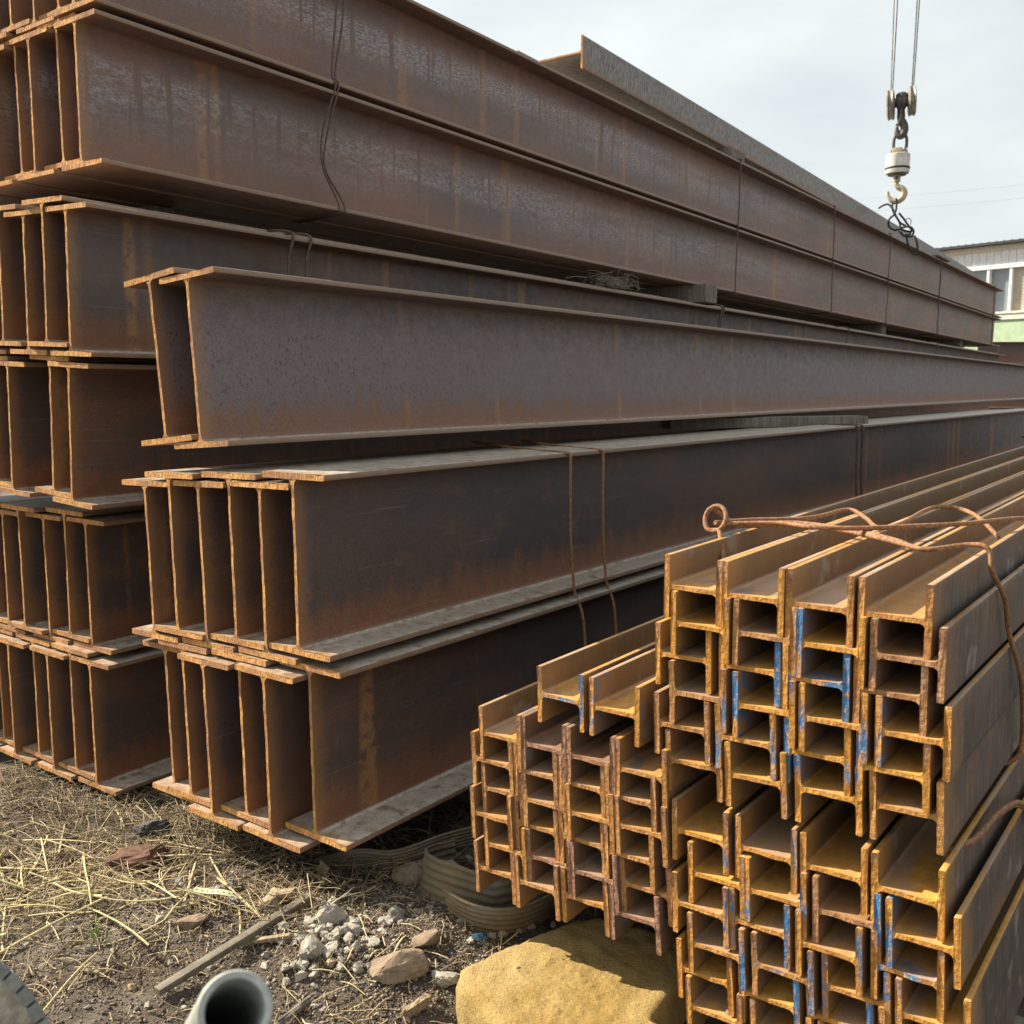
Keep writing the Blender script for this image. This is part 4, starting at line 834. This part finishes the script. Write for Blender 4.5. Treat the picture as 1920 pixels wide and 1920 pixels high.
# ------------------------------------------------------------------ pale building
P0 = Vector((17.402, 35.293, CZ)); BX = Vector((.653, -.757, 0)); BY = Vector((.757, .653, 0))
bd = empty('pale_building'); bd.location = (P0.x, P0.y, 0); bd.rotation_euler = (0, 0, math.atan2(BX.y, BX.x)); tag(bd, 'pale industrial building with dark roof edge and green lower wall', 'building')
def rend(name, col, col2, rough=.7, sc_=3.): return mat_simple(name, col, col2, sc_, rough, .1, .003)
M_CREAM = rend('cream_render', (.62, .59, .50), (.69, .66, .58)); M_CLAD = rend('white_cladding', (.66, .69, .70), (.76, .78, .79), .5); M_ROOF = rend('dark_roof', (.018, .02, .022), (.03, .033, .036), .7)
M_WFR = rend('white_frame', (.72, .73, .73), (.78, .79, .79), .4); M_BL = rend('beige_blind', (.52, .47, .36), (.60, .55, .44), .7)
k = NT('window_glass'); k.set(Base_Color=(.20, .24, .26), Roughness=.08, Specular_IOR_Level=.8); M_GL = k.m
k = NT('green_printed_wall'); Vv = k.tc('Object'); n = k.no(Vv, 5, 5, .6); fl = k.no(k.vm('MULTIPLY', Vv, (1, 1, 1.1)), 9, 4, .7); sz_ = k.sep(Vv)
bandg = k.ma('MULTIPLY', k.mr(sz_[2], 3.50, 3.62), k.mr(sz_[2], 4.02, 3.88)); clump = k.mr(k.no(k.vm('MULTIPLY', Vv, (1, 0, 0)), 1.9, 1, .5), .48, .58)
c = k.mix(k.mr(n, .35, .7), (.33, .45, .28), (.42, .53, .36)); c = k.mix(k.ma('MULTIPLY', k.ma('MULTIPLY', bandg, clump), k.mr(fl, .45, .55)), c, (.10, .32, .22)); c = k.mix(k.ma('MULTIPLY', bandg, k.mr(fl, .60, .66)), c, (.65, .72, .62))
k.set(Base_Color=c, Roughness=.6); M_GREEN = k.m
def bpart(name, x0, x1, z0, z1, y0, y1, m, parent=None, bev=0.):
    me = box_me(x1-x0, y1-y0, z1-z0, bev); o = mesh_obj(name, me, m, parent or bd); o.location = ((x0+x1)/2, (y0+y1)/2, (z0+z1)/2); return o
Cz = CZ; XL, XR = -9., 7.
bpart('wall', XL, XR, 0, 5.0+Cz, .25, 8., M_CREAM)
bpart('green_wall', XL, XR, .0, 2.44+Cz, -.02, .247, M_GREEN)
bpart('sill_band', XL, XR, 2.45+Cz, 2.66+Cz, -.08, .246, M_CREAM); bpart('window_sill', XL, XR, 2.662+Cz, 2.735+Cz, -.12, .245, M_CREAM)
bpart('lintel_band', XL, XR, 4.265+Cz, 4.41+Cz, -.06, .246, M_CLAD); bpart('fascia', XL, XR, 4.895+Cz, 5.08+Cz, -.10, .246, M_CREAM)
for i in range(40): bpart('cladding_panel', -6+i*.26, -6+i*.26+.248, 4.412+Cz, 4.893+Cz, -.02, .2, M_CLAD)
rf = bpart('roof', XL-.3, XR+.3, 5.082+Cz, 5.17+Cz, -.42, 8.3, M_ROOF)
for i in range(60): bpart('roof_rib', XL+i*.27-.03, XL+i*.27+.03, 5.172+Cz, 5.188+Cz, -.42, 8.3, M_ROOF, None).parent = bd
wz0, wz1 = 2.737+Cz, 4.263+Cz
for i in range(-6, 6):
    x0 = .60+i*.79
    bpart('window_mullion', x0-.045, x0+.045, wz0, wz1, -.03, .20, M_WFR)
    if i >= 0:
        nb_ = 30
        bpart('window_pane', x0+.047, x0+.743, wz0, wz1, .21, .24, M_GL)
        for j in range(nb_): bpart('blind_slat', x0+.05, x0+.74, wz0+j*(wz1-wz0)/nb_+.004, wz0+j*(wz1-wz0)/nb_+.044, .12+.01*(j % 2), .15, M_BL) if i == 0 else None
    else: bpart('window_pane', x0+.047, x0+.743, wz0, wz1, .21, .24, M_GL)
# thin overhead cables far away
k = NT('cable'); k.set(Base_Color=(.16, .16, .17), Roughness=.6)
for dz, l in ((0, 'thin overhead cable above the pale building, upper one'), (-.5, 'thin overhead cable above the pale building, lower one')):
    pts = [Vector((13.5, 40, 8.55+CZ-1+dz)), Vector((18, 39, 8.75+CZ-1+dz)), Vector((24, 38, 9.2+CZ-1+dz))]
    tag(mesh_obj('overhead_cable', tubes_me([pts], .0025, 4, 6), k.m), l, 'cable', 'overhead cables')

# everything above is laid out in the camera's heading; turn it so that the stacks run along +Y
TM = Matrix.Rotation(TURN, 4, 'Z')
for o in list(COL.objects):
    if o.parent is None and o not in (camo, suno):
        l, r, s_ = o.matrix_basis.decompose(); M_ = TM @ o.matrix_basis
        o.location = M_.to_translation(); o.rotation_euler = M_.to_euler()
